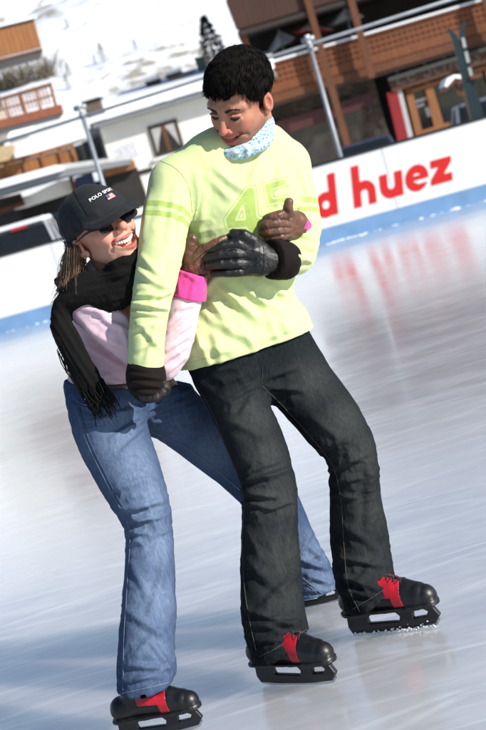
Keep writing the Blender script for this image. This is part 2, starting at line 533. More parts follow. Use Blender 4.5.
BARK = plain('bark', (0.06, 0.045, 0.035), .9, .3, 5)

class Fac:
    """a vertical plane: through photo pixel (px, py) at depth y, turned by yaw (positive: its right end comes nearer)"""
    def __init__(s, px, py, y, yaw=0.0):
        s.o = W(px, py, y); a = math.radians(yaw)
        s.e = np.array([math.cos(a), -math.sin(a), 0]); s.n = np.array([-math.sin(a), -math.cos(a), 0])   # n looks to the camera
    def at(s, px, py, off=0.0):
        d = W(px, py, 1.0) - CAMP; p0 = s.o + s.n * off
        return CAMP + d * (((p0 - CAMP) @ s.n) / (d @ s.n))
    def uz(s, px, py, off=0.0):
        p = s.at(px, py, off); return (p - s.o) @ s.e, p[2]
    def P(s, u, z, off=0.0): return np.array([*(s.o + s.e * u + s.n * off)[:2], z])
    def poly(s, pts, off, thick, mb=None):
        """pixel polygon on the plane raised by off towards the camera, thick going back"""
        mb = mb or MB(); return mb.prism([s.at(x, y, off) for x, y in pts], -s.n * thick)
    def box(s, u0, u1, z0, z1, off0, off1, mb=None):
        mb = mb or MB(); return mb.frame(s.P(u0, z0, off0), s.e * (u1 - u0), s.n * (off1 - off0), (0, 0, z1 - z0))

def structure(o): o['kind'] = 'structure'; return o

# ---- ground, ice, mountain
bL, bR = WZ(0, 333.5, 0), WZ(486, 200, 0)
bdir = nrm(bR - bL); bnor = np.array([bdir[1], -bdir[0], 0])
A_, B_ = bL - bdir * 45, bL + bdir * 55
ices = MB(); nx, ny = 1, 1
ices.add([(-40, -6, 0), (45, -6, 0), tuple(B_ + np.array([0, 0, 0])), tuple(A_)], [(0, 1, 2, 3)])
structure(ices.build('ice', ICE))
car_park = MB(); car_park.add([(-70, -30, -.30), (80, -30, -.30), (80, 74, -.30), (-70, 74, -.30)], [(0, 1, 2, 3)])
structure(car_park.build('snowy_ground', SNOW))
gx = np.linspace(-260, 300, 141); gy = 58 + (np.linspace(0, 1, 121) ** 1.8) * 900
GX, GY = np.meshgrid(gx, gy, indexing='ij')
Pn = np.stack([GX.ravel(), GY.ravel(), np.zeros(GX.size)], 1)
rise = np.clip((GY - 66) / 100, 0, 1) ** 1.3
Z = -.36 + (GY - 58).clip(0) * .24 * rise + rise * (fbm(Pn, .010, 5, 4) * 14 + fbm(Pn, .05, 9, 4) * 2.2).reshape(GX.shape) * np.clip((GY - 60) / 160, 0, 1)
ni, nj = GX.shape
V = np.stack([GX, GY, Z], -1).reshape(-1, 3)
F = [(i * nj + j, (i + 1) * nj + j, (i + 1) * nj + j + 1, i * nj + j + 1) for i in range(ni - 1) for j in range(nj - 1)]
mount = structure(mesh_obj('mountain_slope', V, F, SLOPE, None, True))
mount_bvh = BVHTree.FromPolygons([tuple(v) for v in V], F)
def on_slope(px, py):
    h = mount_bvh.ray_cast(Vector(tuple(CAMP)), Vector(tuple(nrm(W(px, py, 10.) - CAMP))))
    return np.array(h[0]) if h[0] is not None else None

# ---- rink barrier
BF = Fac(0, 333.5, bL[1], math.degrees(math.atan2(-bdir[1], bdir[0])))
uL, uR = -14.0, 20.0
barrier = empty('rink_barrier', BF.P(BF.uz(243, 250)[0], 0)); tag(barrier, 'white rink barrier with big red letters and a blue kick strip', 'barrier')
top_z = BF.uz(243, 188)[1]
BF.box(uL, uR, .206, top_z, -.07, 0).build('panel', WHITE_B, barrier)
BF.box(uL, uR, -.02, .203, -.07, .012).build('kick_strip', BLUE_B, barrier)
BF.box(uL, uR, top_z + .002, top_z + .035, -.085, .012).build('top_rail', BLACK_T, barrier)
mb = MB(); u = uL + .6
while u < uR:
    BF.box(u - .004, u + .004, .21, top_z - .002, -.002, .0025, mb); u += 2.42
mb.build('panel_joints', plain('joint_grey', (0.45, 0.45, 0.46), .6), barrier)['kind'] = 'stuff'

def shape2d(sdf, x0, x1, y0, y1, h):
    """filled flat mesh of a 2-D field (negative inside)"""
    nx, ny = int((x1 - x0) / h) + 2, int((y1 - y0) / h) + 2
    X, Y = np.meshgrid(x0 + h * np.arange(nx), y0 + h * np.arange(ny), indexing='ij')
    D = sdf(np.stack([X.ravel(), Y.ravel()], 1)).reshape(nx, ny)
    idx = {}; V = []; F = []
    def vid(key, p):
        if key not in idx: idx[key] = len(V); V.append(p)
        return idx[key]
    for i in range(nx - 1):
        for j in range(ny - 1):
            c = [(i, j), (i + 1, j), (i + 1, j + 1), (i, j + 1)]
            d = [D[a] for a in c]
            if min(d) >= 0: continue
            poly = []
            for k in range(4):
                a, b = c[k], c[(k + 1) % 4]; da, db = d[k], d[(k + 1) % 4]
                if da < 0: poly.append(vid(a, (X[a], Y[a])))
                if (da < 0) != (db < 0):
                    t = da / (da - db); poly.append(vid((min(a, b), max(a, b)), (X[a] + t * (X[b] - X[a]), Y[a] + t * (Y[b] - Y[a]))))
            if len(poly) >= 3: F.append(poly)
    return V, F

def sd_box(P, x0, x1, y0, y1):
    return np.maximum(np.abs(P[:, 0] - (x0 + x1) / 2) - (x1 - x0) / 2, np.abs(P[:, 1] - (y0 + y1) / 2) - (y1 - y0) / 2)
def sd_ring(P, cx, cy, ro, ri, sx=1.0):
    r = np.hypot((P[:, 0] - cx) / sx, P[:, 1] - cy)
    return np.maximum(r - ro, ri - r)
ST = .37
def L_d(P): return np.minimum(sd_ring(P, .54, .5, .53, .17), sd_box(P, .72, 1.08, 0, 1.72))
def L_h(P):
    r = np.hypot((P[:, 0] - .54) / 1.0, P[:, 1] - .50)
    arch = np.maximum(np.maximum(r - .53, .17 - r), .50 - P[:, 1])
    return np.minimum.reduce([sd_box(P, 0, ST, 0, 1.72), arch, sd_box(P, .71, 1.07, 0, .51)])
def L_u(P):
    r = np.hypot((P[:, 0] - .535), P[:, 1] - .52)
    arch = np.maximum(np.maximum(r - .535, .165 - r), P[:, 1] - .52)
    return np.minimum.reduce([sd_box(P, .0, .37, .51, 1.02), arch, sd_box(P, .70, 1.07, 0, 1.02)])
def L_e(P):
    ring = sd_ring(P, .53, .5, .54, .20)
    ring = np.maximum(ring, -np.maximum(np.maximum(.53 - P[:, 0], np.abs(P[:, 1] - .33) - .085), 0 * P[:, 0] - 1))
    return np.minimum(ring, np.maximum(sd_box(P, .1, 1.02, .41, .60), np.hypot(P[:, 0] - .53, P[:, 1] - .5) - .53))
def L_z(P): return poly2d(P, [(.0, .0), (1.0, .0), (1.0, .34), (.62, .34), (1.0, .78), (1.0, 1.0), (.04, 1.0), (.04, .68), (.40, .68), (.0, .22)])
def poly2d(P, pts):
    pts = np.asarray(pts, float); d = np.full(len(P), 1e9); s = np.ones(len(P))
    for i in range(len(pts)):
        a, b = pts[i], pts[i - 1]; e = b - a; w = P - a
        q = w - np.clip((w @ e) / (e @ e), 0, 1)[:, None] * e
        d = np.minimum(d, (q * q).sum(1))
        c1 = P[:, 1] >= a[1]; c2 = P[:, 1] < b[1]; c3 = e[0] * w[:, 1] > e[1] * w[:, 0]
        s = np.where((c1 & c2 & c3) | (~c1 & ~c2 & ~c3), -s, s)
    return s * np.sqrt(d)
xh = BF.uz(434, 160)[1] - BF.uz(443, 188)[1]          # x-height on the board
xh = .335
uz0 = BF.uz(334.5, 214.5); uz1 = BF.uz(457, 178.5)
wear_n = lambda V2, sd: fbm(np.c_[np.array(V2), np.zeros(len(V2))], 6, sd, 3)
for ch, fn, pxl in (('d', L_d, 310), ('h', L_h, 351.5), ('u', L_u, 380.5), ('e', L_e, 408), ('z', L_z, 434.5)):
    ub = BF.uz(pxl + 2, 205)[0]; zb = uz0[1] + (uz1[1] - uz0[1]) * (ub - uz0[0]) / (uz1[0] - uz0[0])
    V2, F2 = shape2d(fn, -.06, 1.2, -.1, 1.8, .035)
    V3 = [BF.P(ub + (a * .88 + b * .17) * xh, zb + b * xh * .96, .004) for a, b in V2]
    mesh_obj('letter', V3, F2, RED_L, barrier, False)
# scraped snow along the foot of the barrier
rng = np.random.default_rng(2); mb = MB()
for k in range(150):
    u = rng.uniform(-3, 9); r = rng.uniform(.006, .020) * (1 if rng.random() < .85 else 1.8); p = BF.P(u, 0, .03 + rng.exponential(.06))
    a = rng.uniform(0, 6.28, 7); base = [p + np.array([r * 2.2 * math.cos(t) * rng.uniform(.7, 1.2), r * math.sin(t) * rng.uniform(.7, 1.2), 0]) for t in np.linspace(0, 6.28, 7, endpoint=False)]
    k0 = len(mb.V); mb.add(base + [p + np.array([0, 0, r * .7])], [(i, (i + 1) % 7, 7) for i in range(7)])
o = mb.build('scraped_snow', SNOWCAP, None, True); tag(o, 'crumbs of scraped snow along the foot of the barrier', 'snow', kind='stuff')

# ---- poles and the rail that carries the rink net
PF = Fac(243, 100, BF.at(243, 250)[1] + .35, math.degrees(math.atan2(-bdir[1], bdir[0])))
def pole(px, py, label):
    u, z = PF.uz(px, py)
    r = empty('rink_pole', PF.P(u, -.3)); tag(r, label, 'pole', 'poles of the rink net')
    mb = MB(); mb.tube([PF.P(u, -.3), PF.P(u, z)], .032, 14); mb.build('shaft', GALV, r, True)
    mb = MB(); mb.tube([PF.P(u, z - .10), PF.P(u, z - .02)], .044, 14); mb.tube([PF.P(u - .09, z + .05), PF.P(u + .09, z + .05)], .038, 12); mb.build('rail_clamp', GALV, r, True)
    mb = MB(); mb.tube([PF.P(u, z - .02), PF.P(u, z + .11)], .036, 10); mb.build('pole_cap', plain('white_cap', (.7, .7, .7), .5), r, True)
pole(309, 43, 'grey steel pole to the right of the man, in front of the wooden chalet')
pole(81, 111, 'grey steel pole rising above the woman in the black cap')
u0, z0 = PF.uz(0, 143); u1, z1 = PF.uz(440, 3)
mb = MB(); a, b = PF.P(u0, z0), PF.P(u1, z1); mb.tube([a - (b - a) * .9, b + (b - a) * .6], .024, 10)
tag(mb.build('net_rail', GALV, None, True, loc=(a + b) / 2), 'long thin steel rail running level across the tops of the poles', 'rail')

# ---- chalet restaurant on the right
CF = Fac(370, 100, 50, 4)
chal = empty('chalet', CF.P(0, -.3)); tag(chal, 'dark brown wooden chalet restaurant with a long lattice balcony', 'chalet')
# body: dark back wall and ceiling of the recess, side walls
mb = MB(); u0 = CF.uz(246, 60)[0]; u1 = CF.uz(640, 60)[0]
zt = CF.uz(370, -120)[1]
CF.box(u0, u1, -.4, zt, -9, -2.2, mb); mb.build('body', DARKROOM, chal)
CF.poly([(226, -90), (226, 3), (236.5, 30), (345, -2), (486, -44), (700, -110), (700, -260)], .9, .18).build('gable_panelling', PLANK_DARK, chal)
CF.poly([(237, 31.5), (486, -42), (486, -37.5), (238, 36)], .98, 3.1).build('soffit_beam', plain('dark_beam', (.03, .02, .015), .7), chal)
CF.poly([(238, 32), (245, 30), (256, 62), (249, 64)], .5, .25).build('corner_post', WOOD_RED, chal)
zs0 = CF.uz(236, 50)
# balcony
bt0, bt1 = (262, 67.5), (476, 2); 
def lineat(x, a, b): return a[1] + (b[1] - a[1]) * (x - a[0]) / (b[0] - a[0])
ua, za = CF.uz(262, 67.5, .55); ub_, zb_ = CF.uz(476, 2, .55)
zrail = (za + zb_) / 2; zbot = zrail - 1.22; ue = CF.uz(660, -55, .55)[0]; ua = CF.uz(250, 70, .55)[0]
bal = empty('balcony', CF.P((ua + ue) / 2, zbot), chal)
CF.box(ua, ue, zrail - .06, zrail + .02, .42, .60).build('handrail', WOOD_OR, bal)
CF.box(ua, ue, zrail + .021, zrail + .085, .40, .62).build('snow_on_rail', SNOWCAP, bal)
mb = MB(); u = ua
while u < ue:                    # lattice of narrow uprights and level strips
    CF.box(u, u + .125, zbot + .22, zrail - .061, .48, .505, mb); u += .185
o = mb.build('lattice', WOOD_LAT, bal); o['kind'] = 'stuff'
mb = MB(); z = zbot + .27
while z < zrail - .1:
    CF.box(ua, ue, z, z + (.10 if z > zbot + .6 else .30), .506, .53, mb); z += (.19 if z > zbot + .6 else .36)
o = mb.build('lattice', WOOD_LAT, bal); o['kind'] = 'stuff'
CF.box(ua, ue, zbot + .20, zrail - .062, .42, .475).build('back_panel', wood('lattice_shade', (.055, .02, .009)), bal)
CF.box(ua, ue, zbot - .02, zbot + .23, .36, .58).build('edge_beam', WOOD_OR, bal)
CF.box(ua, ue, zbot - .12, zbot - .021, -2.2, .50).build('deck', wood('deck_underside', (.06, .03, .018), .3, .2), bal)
def post(p0, p1, w, off, mat=WOOD_OR, name='post'):
    a, b = CF.at(*p0, off), CF.at(*p1, off); u = ((a + b) / 2 - CF.o) @ CF.e
    return CF.box(u - w / 2, u + w / 2, min(a[2], b[2]), max(a[2], b[2]), off - w * .9, off).build(name, mat, chal)
post((303, -14), (352, 158), .21, 1.05); post((343, -20), (375, 77), .22, 1.05); post((470, -60), (515, 110), .22, 1.05)
# ground floor
gz = -.4; zb0 = zbot - .13
g0 = CF.uz(252, 120, -.3)[0]; g1 = CF.uz(386, 120, -.3)[0]
CF.box(g0, g1, gz, zb0, -1.6, -.9).build('stone_wall', STONE, chal)
CF.poly([(262, 127), (372, 92), (374, 104), (266, 141)], -.2, .5).build('red_awning', DRED_W, chal)
sv = CF.uz(366, 103, -.2)
CF.poly([(286, 132), (362, 108), (366, 152), (292, 178)], -.6, .2).build('shop_window', plain('shop_glass', (.035, .03, .028), .12, .6, 1.5), chal)
for (x, y) in ((300, 150), (331, 128), (352, 126)):
    pass
CF.poly([(387, 93), (397, 90), (411, 150), (401, 153)], .1, .4).build('red_pillar', RED_W, chal)
CF.poly([(397.3, 90), (401.5, 89), (416, 148), (411.3, 150)], .05, .4).build('white_pillar', plain('white_jamb', (.42, .41, .40), .6), chal)
CF.poly([(388, 80), (486, 49), (600, 13), (604, 28), (490, 62), (393, 92)], .18, .25).build('fascia', wood('fascia_timber', (.085, .03, .014)), chal)
CF.poly([(388, 78), (600, 11), (601, 14.5), (389, 81.5)], .45, .3).build('gutter', plain('green_grey_gutter', (.045, .048, .045), .6), chal)
fr = empty('door_frame', CF.at(420, 130, -.2), chal)
for q in ([(405, 90), (412, 88), (425, 142), (418, 144)], [(424, 84), (430, 82), (444, 136), (437, 138)], [(428, 85), (432, 83.5), (447, 134), (443, 136)], [(484, 66), (490, 64), (503, 115), (497, 117)],
          [(417, 132), (458, 119), (460, 124), (418, 137)], [(405, 91), (490, 64), (491, 68), (406, 95)]):
    CF.poly(q, -.12 + .02 * q[0][0] / 400, .14).build('frame_timber', WOOD_GOLD, fr)
CF.poly([(406, 92), (600, 32), (618, 96), (421, 152)], -.45, .05).build('glass', GLASS_D, fr)
# pale menu cards behind the door glass
for q in ([(414, 101), (426, 97), (426.7, 99.5), (414.7, 103.5)], [(415, 106), (424, 103), (424.7, 105.3), (415.7, 108.3)], [(425, 108), (429, 107), (431.5, 116), (427.5, 117)]):
    CF.poly(q, -.40, .02).build('notice', WHITE_P, fr)
# pale script on the fascia and window
def fac_text(s, fac, px0, px1, off, size, mat, parent, italic=.25):
    cu = bpy.data.curves.new('sign', 'FONT'); cu.body = s; cu.size = 1; cu.shear = italic; cu.resolution_u = 2
    o = bpy.data.objects.new('sign', cu); scene.collection.objects.link(o)
    me = bpy.data.meshes.new_from_object(o.evaluated_get(bpy.context.evaluated_depsgraph_get()))
    V2 = np.array([(v.co.x, v.co.y) for v in me.vertices]); F2 = [tuple(p.vertices) for p in me.polygons]
    bpy.data.objects.remove(o); bpy.data.meshes.remove(me); bpy.data.curves.remove(cu)
    a, b = fac.uz(*px0, off), fac.uz(*px1, off); L = b[0] - a[0]; k = L / np.ptp(V2[:, 0])
    V2 = (V2 - V2.min(0) * np.array([1, 0])) * k
    return mesh_obj('lettering', [fac.P(a[0] + x, a[1] + y * size, off + .004) for x, y in V2], F2, mat, parent, False)
fac_text('Le Schuss', CF, (397, 86), (482, 59.5), .18, 1.15, plain('faded_sign_paint', (.15, .115, .09), .7), chal)

# parasols standing on the balcony terrace
def parasol(pts, y_off, mat, mat2, label):
    """a half-closed terrace parasol: pixel points left rim, apex, right rim"""
    l, a, r = [CF.at(*q, y_off) for q in pts]
    c = (l + r) / 2; R = np.linalg.norm(r - l) / 2
    root = empty('parasol', (c[0], c[1], zbot)); tag(root, label, 'parasol', 'parasols on the chalet terrace')
    n = 8; ring = []
    for k in range(n):
        t = 2 * math.pi * k / n; ax = (r - l) / 2
        ring.append(c + ax * math.cos(t) + CF.n * R * math.sin(t) + np.array([0, 0, -.05 * (k % 2)]))
    for k in range(n):
        pass
    V = ring + [a]; F = [(k, (k + 1) % n, n) for k in range(n)]
    V2 = V + [v - np.array([0, 0, .02]) for v in V]; F2 = F + [(k + n + 1, n + n + 1, (k + 1) % n + n + 1) for k in range(n)] + [(k, k + n + 1, (k + 1) % n + n + 1, (k + 1) % n) for k in range(n)]
    mesh_obj('canopy', V2, F2, [mat, mat2], root, False, None, None, [0 if f[0] % 2 else 1 for f in F] + [0] * (2 * n))
    mb = MB(); mb.tube([(c[0], c[1], zbot), tuple(a + np.array([0, 0, .08]))], .03, 8); mb.build('pole', GALV, root, True)
GREYC = plain('grey_canvas', (.20, .20, .22), .8, .1); WC = plain('white_canvas', (.62, .60, .60), .8, .05); RC = plain('red_canvas', (.50, .04, .05), .8, .08)
parasol([(266, 55), (279, 31), (295, 37)], -.2, GREYC, plain('pale_grey_canvas', (.33, .33, .36), .8), 'grey folded parasol at the left end of the chalet terrace')
parasol([(292, 32), (308, 24), (334, 29)], -.5, RC, WC, 'open red and white parasol on the chalet terrace')
parasol([(328, 25), (345, 8), (364, 16)], -.3, GREYC, WC, 'grey and white parasol between two chalet posts')

# ---- upright skis and a little roofed stand behind the barrier
SF = Fac(460, 90, 23.5, 0)
sk = empty('ski_pair', SF.at(474, 130)); tag(sk, 'pair of dark teal skis standing crossed upright behind the barrier', 'skis')
TEAL = plain('teal_ski', (.006, .018, .022), .4, .3, 8)
for q, off in (([(446.5, 28.5), (449, 28), (457.5, 36), (462.5, 50), (479, 118), (471.5, 120), (456, 54), (452.5, 40)], .05), ([(463.5, 21), (466, 22), (464.5, 32), (466.5, 46), (484, 117), (478, 119), (460.5, 50), (459, 33)], -.02)):
    SF.poly(q, off, .03).build('ski', TEAL, sk)
for q in ([(461.5, 38), (464.5, 37.5), (466.5, 47), (463.5, 48)], [(464.5, 52), (467.5, 51), (470, 62), (467, 63)], [(468, 68), (471, 67), (473, 75), (470, 76)]):
    SF.poly(q, .022, .03).build('white_graphic', plain('grey_graphic', (.36, .37, .37), .5), sk)
SF.poly([(470, 76), (482, 73), (482.6, 76.5), (470.8, 79.5)], .10, .14).build('binding', WOOD_RED, sk)
st_ = empty('roofed_stand', SF.at(462, 130)); tag(st_, 'small orange wooden stand with a snow covered roof beside the skis', 'stand')
SF2 = Fac(455, 90, 25.5, 0)
for q in ([(444, 88.5), (455, 78.5), (457, 81), (446, 91)], [(455, 78.5), (469, 80.5), (469.5, 84.5), (456, 82)]):
    SF2.poly(q, .25, .5).build('roof_board', WOOD_OR, st_)
SF2.poly([(453, 84), (457, 83), (462, 93), (459, 95)], .16, .06).build('brace', WOOD_OR, st_); SF2.poly([(464, 83.5), (467.5, 84), (463, 96), (460, 95)], .16, .06).build('brace', WOOD_OR, st_)
SF2.poly([(461, 84), (467.5, 83), (481, 128), (474, 130)], .08, .12).build('post', WOOD_OR, st_)
sn = MB()
for q in ([(444.5, 86), (447, 79), (454, 74.6), (462, 74.6), (468.5, 78), (469, 80), (455, 78), (447, 87)],): SF2.poly(q, .27, .54, sn)
sn.build('snow_cap', SNOWCAP, st_)

# ---- cars
def car(px, py, y, yaw, paint, label, snow=False):
    """px, py: middle of the roof as seen; the car stands on the snowy ground"""
    p = W(px, py, y); base = np.array([p[0], p[1], -.30]); a = math.radians(yaw)
    e = np.array([math.cos(a), math.sin(a), 0]); s_ = np.array([-math.sin(a), math.cos(a), 0]); H = p[2] + .30; k = H / 1.45
    w = lambda x, yy, z: base + e * x + s_ * yy + np.array([0, 0, z * k])
    root = empty('parked_car', base); tag(root, label, 'car', 'cars parked behind the barrier')
    fr_ = lambda P: np.stack([(P - base) @ e, (P - base) @ s_, P[:, 2] + .30], 1) / np.array([1, 1, k])
    prof = [(-2.05, .30), (-2.10, .62), (-2.02, .88), (-1.2, .95), (1.1, .94), (2.0, .80), (2.12, .58), (2.08, .30)]
    roofp = [(-1.98, .86), (-1.62, 1.34), (-1.25, 1.44), (.05, 1.45), (.35, 1.40), (1.15, .90)]
    def body(P):
        Q = fr_(P); d = poly2d(Q[:, [0, 2]], prof); return smax(d, np.abs(Q[:, 1]) - .84 + .05 * np.abs(Q[:, 2] - .6), .10)
    def cab(P):
        Q = fr_(P); d = poly2d(Q[:, [0, 2]], roofp); return smax(d, np.abs(Q[:, 1]) - (.80 - .28 * np.clip(Q[:, 2] - .9, 0, 1)), .10)
    bx = [base + np.array([x, yy, z]) for x in (-2.4, 2.4) for yy in (-2.4, 2.4) for z in (.2, 1.7)]
    grid_mesh_simple('body', lambda P: np.minimum(body(P), np.maximum(cab(P), -(fr_(P)[:, 2] - 1.36))), bx, .05, paint, root)
    pil = lambda P: smax(cab(P), -np.minimum.reduce([np.abs(fr_(P)[:, 0] + 1.72 - .55 * (fr_(P)[:, 2] - 1.2)) - 0 * 1 - .5, np.abs(fr_(P)[:, 0] + .55) - .05 + 0 * P[:, 0]]) * 0 - 1, .01)
    grid_mesh_simple('windows', lambda P: smax(cab(P) + .012, fr_(P)[:, 2] - 1.37, .02), bx, .05, GLASS_D, root)
    mb = MB()
    for sy in (-1, 1):
        for x0, z0, x1, z1 in ((-1.95, .9, -1.55, 1.38), (.2, 1.40, 1.1, .92), (-.45, .93, -.45, 1.42)):
            mb.bar(w(x0, sy * (.80 - .28 * max(0, z0 - .9)), z0), w(x1, sy * (.80 - .28 * max(0, z1 - .9)), z1), .07, .07)
    mb.build('pillars', paint, root)['kind'] = 'stuff'
    for sx in (-1.3, 1.35):
        for sy in (-.78, .78):
            c = w(sx, sy, .31); mb = MB(); mb.tube([c - s_ * .1, c + s_ * .1], .31 * k, 18); mb.build('wheel', BLACK_T, root, False)
    for sy in (-.6, .6):
        mb = MB(); mb.bar(w(-2.07, sy - .12, .74), w(-2.07, sy + .12, .74), .06, .14); mb.build('tail_light', RED_W, root)
    mb = MB(); mb.bar(w(-1.66, -.22, 1.375), w(-1.66, .22, 1.375), .05, .05); mb.build('brake_light', plain('red_lens', (.45, .01, .02), .3), root)
    if snow:
        grid_mesh_simple('snow_on_roof', lambda P: smax(cab(P) - .07, 1.405 - fr_(P)[:, 2], .05), bx, .05, SNOWCAP, root)
    return root
def grid_mesh_simple(name, f, pts, h, mat, parent):
    Q = np.array(pts); V, F = surface(f, Q.min(0), Q.max(0), h, 1)
    return mesh_obj(name, V, F, mat, parent, True)
car(25, 223, 40, 90, plain('white_car_paint', (.36, .37, .39), .3), 'white car with a snow covered roof behind the barrier, seen from the back', True)
car(364, 140, 42, 262, plain('slate_car_paint', (.05, .06, .09), .25), 'dark slate blue car in front of the chalet window')
car(484, 97, 35, 262, plain('grey_car_paint', (.16, .17, .20), .3), 'grey car at the right edge, beside the upright skis')

# ---- white house in the middle
HF = Fac(165, 130, 48, 6)
hou = empty('white_house', HF.P(0, -.3)); tag(hou, 'cream white house with a snow covered roof and a brown framed window', 'house')
hu0 = HF.uz(106, 150)[0]; hu1 = HF.uz(262, 100)[0]; hz = HF.uz(165, 108)[1]
mb = HF.box(hu0, hu1, -.4, hz, -7, 0); mb.build('wall', CREAM, hou)
mb = HF.box(HF.uz(88, 150)[0], hu0 - .003, -.4, HF.uz(95, 126)[1], -6, -.55); mb.build('side_wall', SHADEWALL, hou)  # left side lies in shadow, painted darker than the front wall
rz = HF.uz(150, 104, .5)[1]
ru0, ru1 = HF.uz(93, 128, .6)[0], hu1 + .6
HF.box(ru0, ru1, hz + .0, hz + .16, -7.4, .55).build('eave_board', ROOFE, hou)
def roof_slab(fac, u0, u1, z0, off0, off1, rise, th, name, mat, parent):
    mb = MB(); a = [fac.P(u0, z0, off0), fac.P(u1, z0, off0), fac.P(u1, z0 + rise, off1), fac.P(u0, z0 + rise, off1)]
    return mb.prism(a, (0, 0, th)).build(name, mat, parent)
roof_slab(HF, ru0 - .1, ru1, hz + .17, .62, -7.5, .55, .16, 'snow_layer', SNOWCAP, hou)
HF.box(ru0 + .3, ru1, hz + .335, hz + .42, -.9, -.75).build('ridge_edge', ROOFE, hou)
roof_slab(HF, ru0 + .3, ru1, hz + .36, -.9, -7.4, .75, .30, 'snow_layer', SNOWCAP, hou)
HF.box(ru0 + .2, ru1, hz + 1.02, hz + 1.17, -7.4, -7.2).build('gutter', plain('blue_grey_gutter', (.20, .22, .26), .5), hou)
wn_ = empty('window', HF.at(165, 140), hou)
q = [(147, 127), (176, 118.5), (185, 149), (156, 158)]
HF.poly(q, .02, .10).build('glass', GLASS_D, wn_)
def framed(fac, q, w, off, th, mat, parent):
    pts = [fac.uz(*p, off) for p in q]; u0 = (pts[0][0] + pts[3][0]) / 2; u1 = (pts[1][0] + pts[2][0]) / 2; z1 = (pts[0][1] + pts[1][1]) / 2; z0 = (pts[2][1] + pts[3][1]) / 2
    mb = MB()
    for b in ((u0, u1, z1 - w, z1), (u0, u1, z0, z0 + w), (u0, u0 + w, z0 + w, z1 - w), (u1 - w, u1, z0 + w, z1 - w)): fac.box(*b, off - th, off, mb)
    return mb, (u0, u1, z0, z1)
mb, (a0, a1, b0, b1) = framed(HF, q, .09, .06, .12, None, None); mb.build('frame', plain('dark_brown_frame', (.045, .028, .02), .6), wn_)
HF.box((a0 + a1) / 2 - .07, (a0 + a1) / 2 + .07, b0 + .09, b1 - .09, -.02, .055).build('mullion', WOOD_RED, wn_)
for sx in (-1, 1):
    c = (a0 + a1) / 2; mb = MB(); x0 = c + sx * ((a1 - a0) / 2 - .10); 
    mb.prism([HF.P(x0, b1 - .1, .03), HF.P(x0 - sx * .34, b1 - .1, .03), HF.P(x0 - sx * .13, b0 + .45, .03), HF.P(x0, b0 + .12, .03)], HF.n * .012); mb.build('curtain', CURTAIN, wn_)
HF.box(a0 - .1, a1 + .1, b0 - .09, b0 - .002, -.05, .12).build('sill', WHITE_P, wn_)
HF.poly([(81, 139), (98, 134), (105, 160), (88, 165)], -.50, .06).build('dark_window', GLASS_D, hou)
HF.poly([(113, 149), (134, 141), (139, 156), (118, 163)], .004, .004).build('pale_mural', plain('pale_mural_paint', (.58, .59, .62), .8, .25, 9), hou)
HF.poly([(134, 172), (152, 167), (153, 171), (135, 176)], .06, .1).build('dark_ledge', BLACK_T, hou)
def chim(px, py, w, h, cap, mat, name='chimney', off=-4.0):
    u, z = HF.uz(px, py, off); c = empty(name, HF.P(u, z - h, off), hou)
    HF.box(u - w / 2, u + w / 2, z - h - .8, z, off - w, off).build('stack', mat, c)
    HF.box(u - w * .62, u + w * .62, z + .002, z + .09, off - w * 1.15, off + w * .12).build('cap', BLACK_T if cap else ROOFE, c)
    if cap: HF.box(u - w * .55, u + w * .55, z + .092, z + .2, off - w, off + w * .05).build('snow_cap', SNOWCAP, c)
chim(91, 102, .55, .35, True, plain('tan_chimney', (.16, .12, .09), .8)); chim(153, 83, .42, .3, True, plain('dark_chimney', (.05, .045, .04), .8)); chim(174, 76, .46, .3, True, plain('tan_chimney', (.16, .12, .09), .8)); chim(187, 74, .40, .2, False, plain('tan_chimney', (.16, .12, .09), .8))
HF.poly([(194, 58), (203, 56), (207, 69), (199, 72)], -4.0, .5).build('green_ventilator', plain('green_paint', (.05, .075, .05), .6), hou)

# ---- snow canopy, orange balcony and pale block in front of the house (left)
AF = Fac(40, 170, 43, -2)
ann = empty('annex', AF.P(0, -.3)); tag(ann, 'low annex with a snow covered canopy and an orange timber balcony', 'annex')
AF.poly([(-60, 152), (14, 145), (14, 176), (-60, 200)], -1.6, 4).build('ochre_wall', plain('ochre_render', (.45, .35, .22), .85), ann)
AF.poly([(8, 128), (62, 124), (70, 175), (14, 185)], -2.2, 4).build('pale_block', PALEWALL, ann)
AF.poly([(7, 132), (33, 125), (34, 130), (8, 138)], -2.0, .5).build('snow_drift', SNOWCAP, ann)
AF.poly([(14, 152), (85, 131), (85, 137), (15, 159)], -1.2, 3).build('snow_terrace', SNOWCAP, ann)
bq = empty('balcony', AF.at(30, 165, .2), ann)
AF.poly([(-60, 178), (70, 143.5), (71.2, 147), (-60, 182)], .30, .14).build('handrail', WOOD_GOLD, bq)
AF.poly([(-60, 183), (70.5, 148.5), (75.5, 163), (-60, 200)], .22, .06).build('planking', PLANK_OR, bq)
for x in (3, 21, 39, 57, 70):
    y = 162 - (x - 3) * .262
    AF.poly([(x, y), (x + 3, y - .8), (x + 8, y + 17), (x + 5, y + 18)], .30, .07).build('baluster', WOOD_GOLD, bq)
AF.poly([(72, 147), (83, 143), (88, 165), (76, 168)], -2.5, .3).build('dark_window', GLASS_D, ann)
AF.poly([(-60, 196), (-2, 181), (56, 165), (64, 170), (0, 188), (-60, 205)], 1.2, 3.2).build('canopy_snow', SNOWCAP, ann)
AF.poly([(-60, 206), (0, 189), (60, 171), (130, 160), (131, 164), (61, 177), (0, 195), (-60, 213)], 1.0, 3.0).build('canopy_edge', ROOFE, ann)
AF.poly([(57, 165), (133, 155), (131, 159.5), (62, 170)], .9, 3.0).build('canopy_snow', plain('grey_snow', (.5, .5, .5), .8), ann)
AF.poly([(14, 210), (20, 200), (58, 181), (69, 179), (73, 192), (24, 208)], -.6, 1).build('white_wall', CREAM, ann)
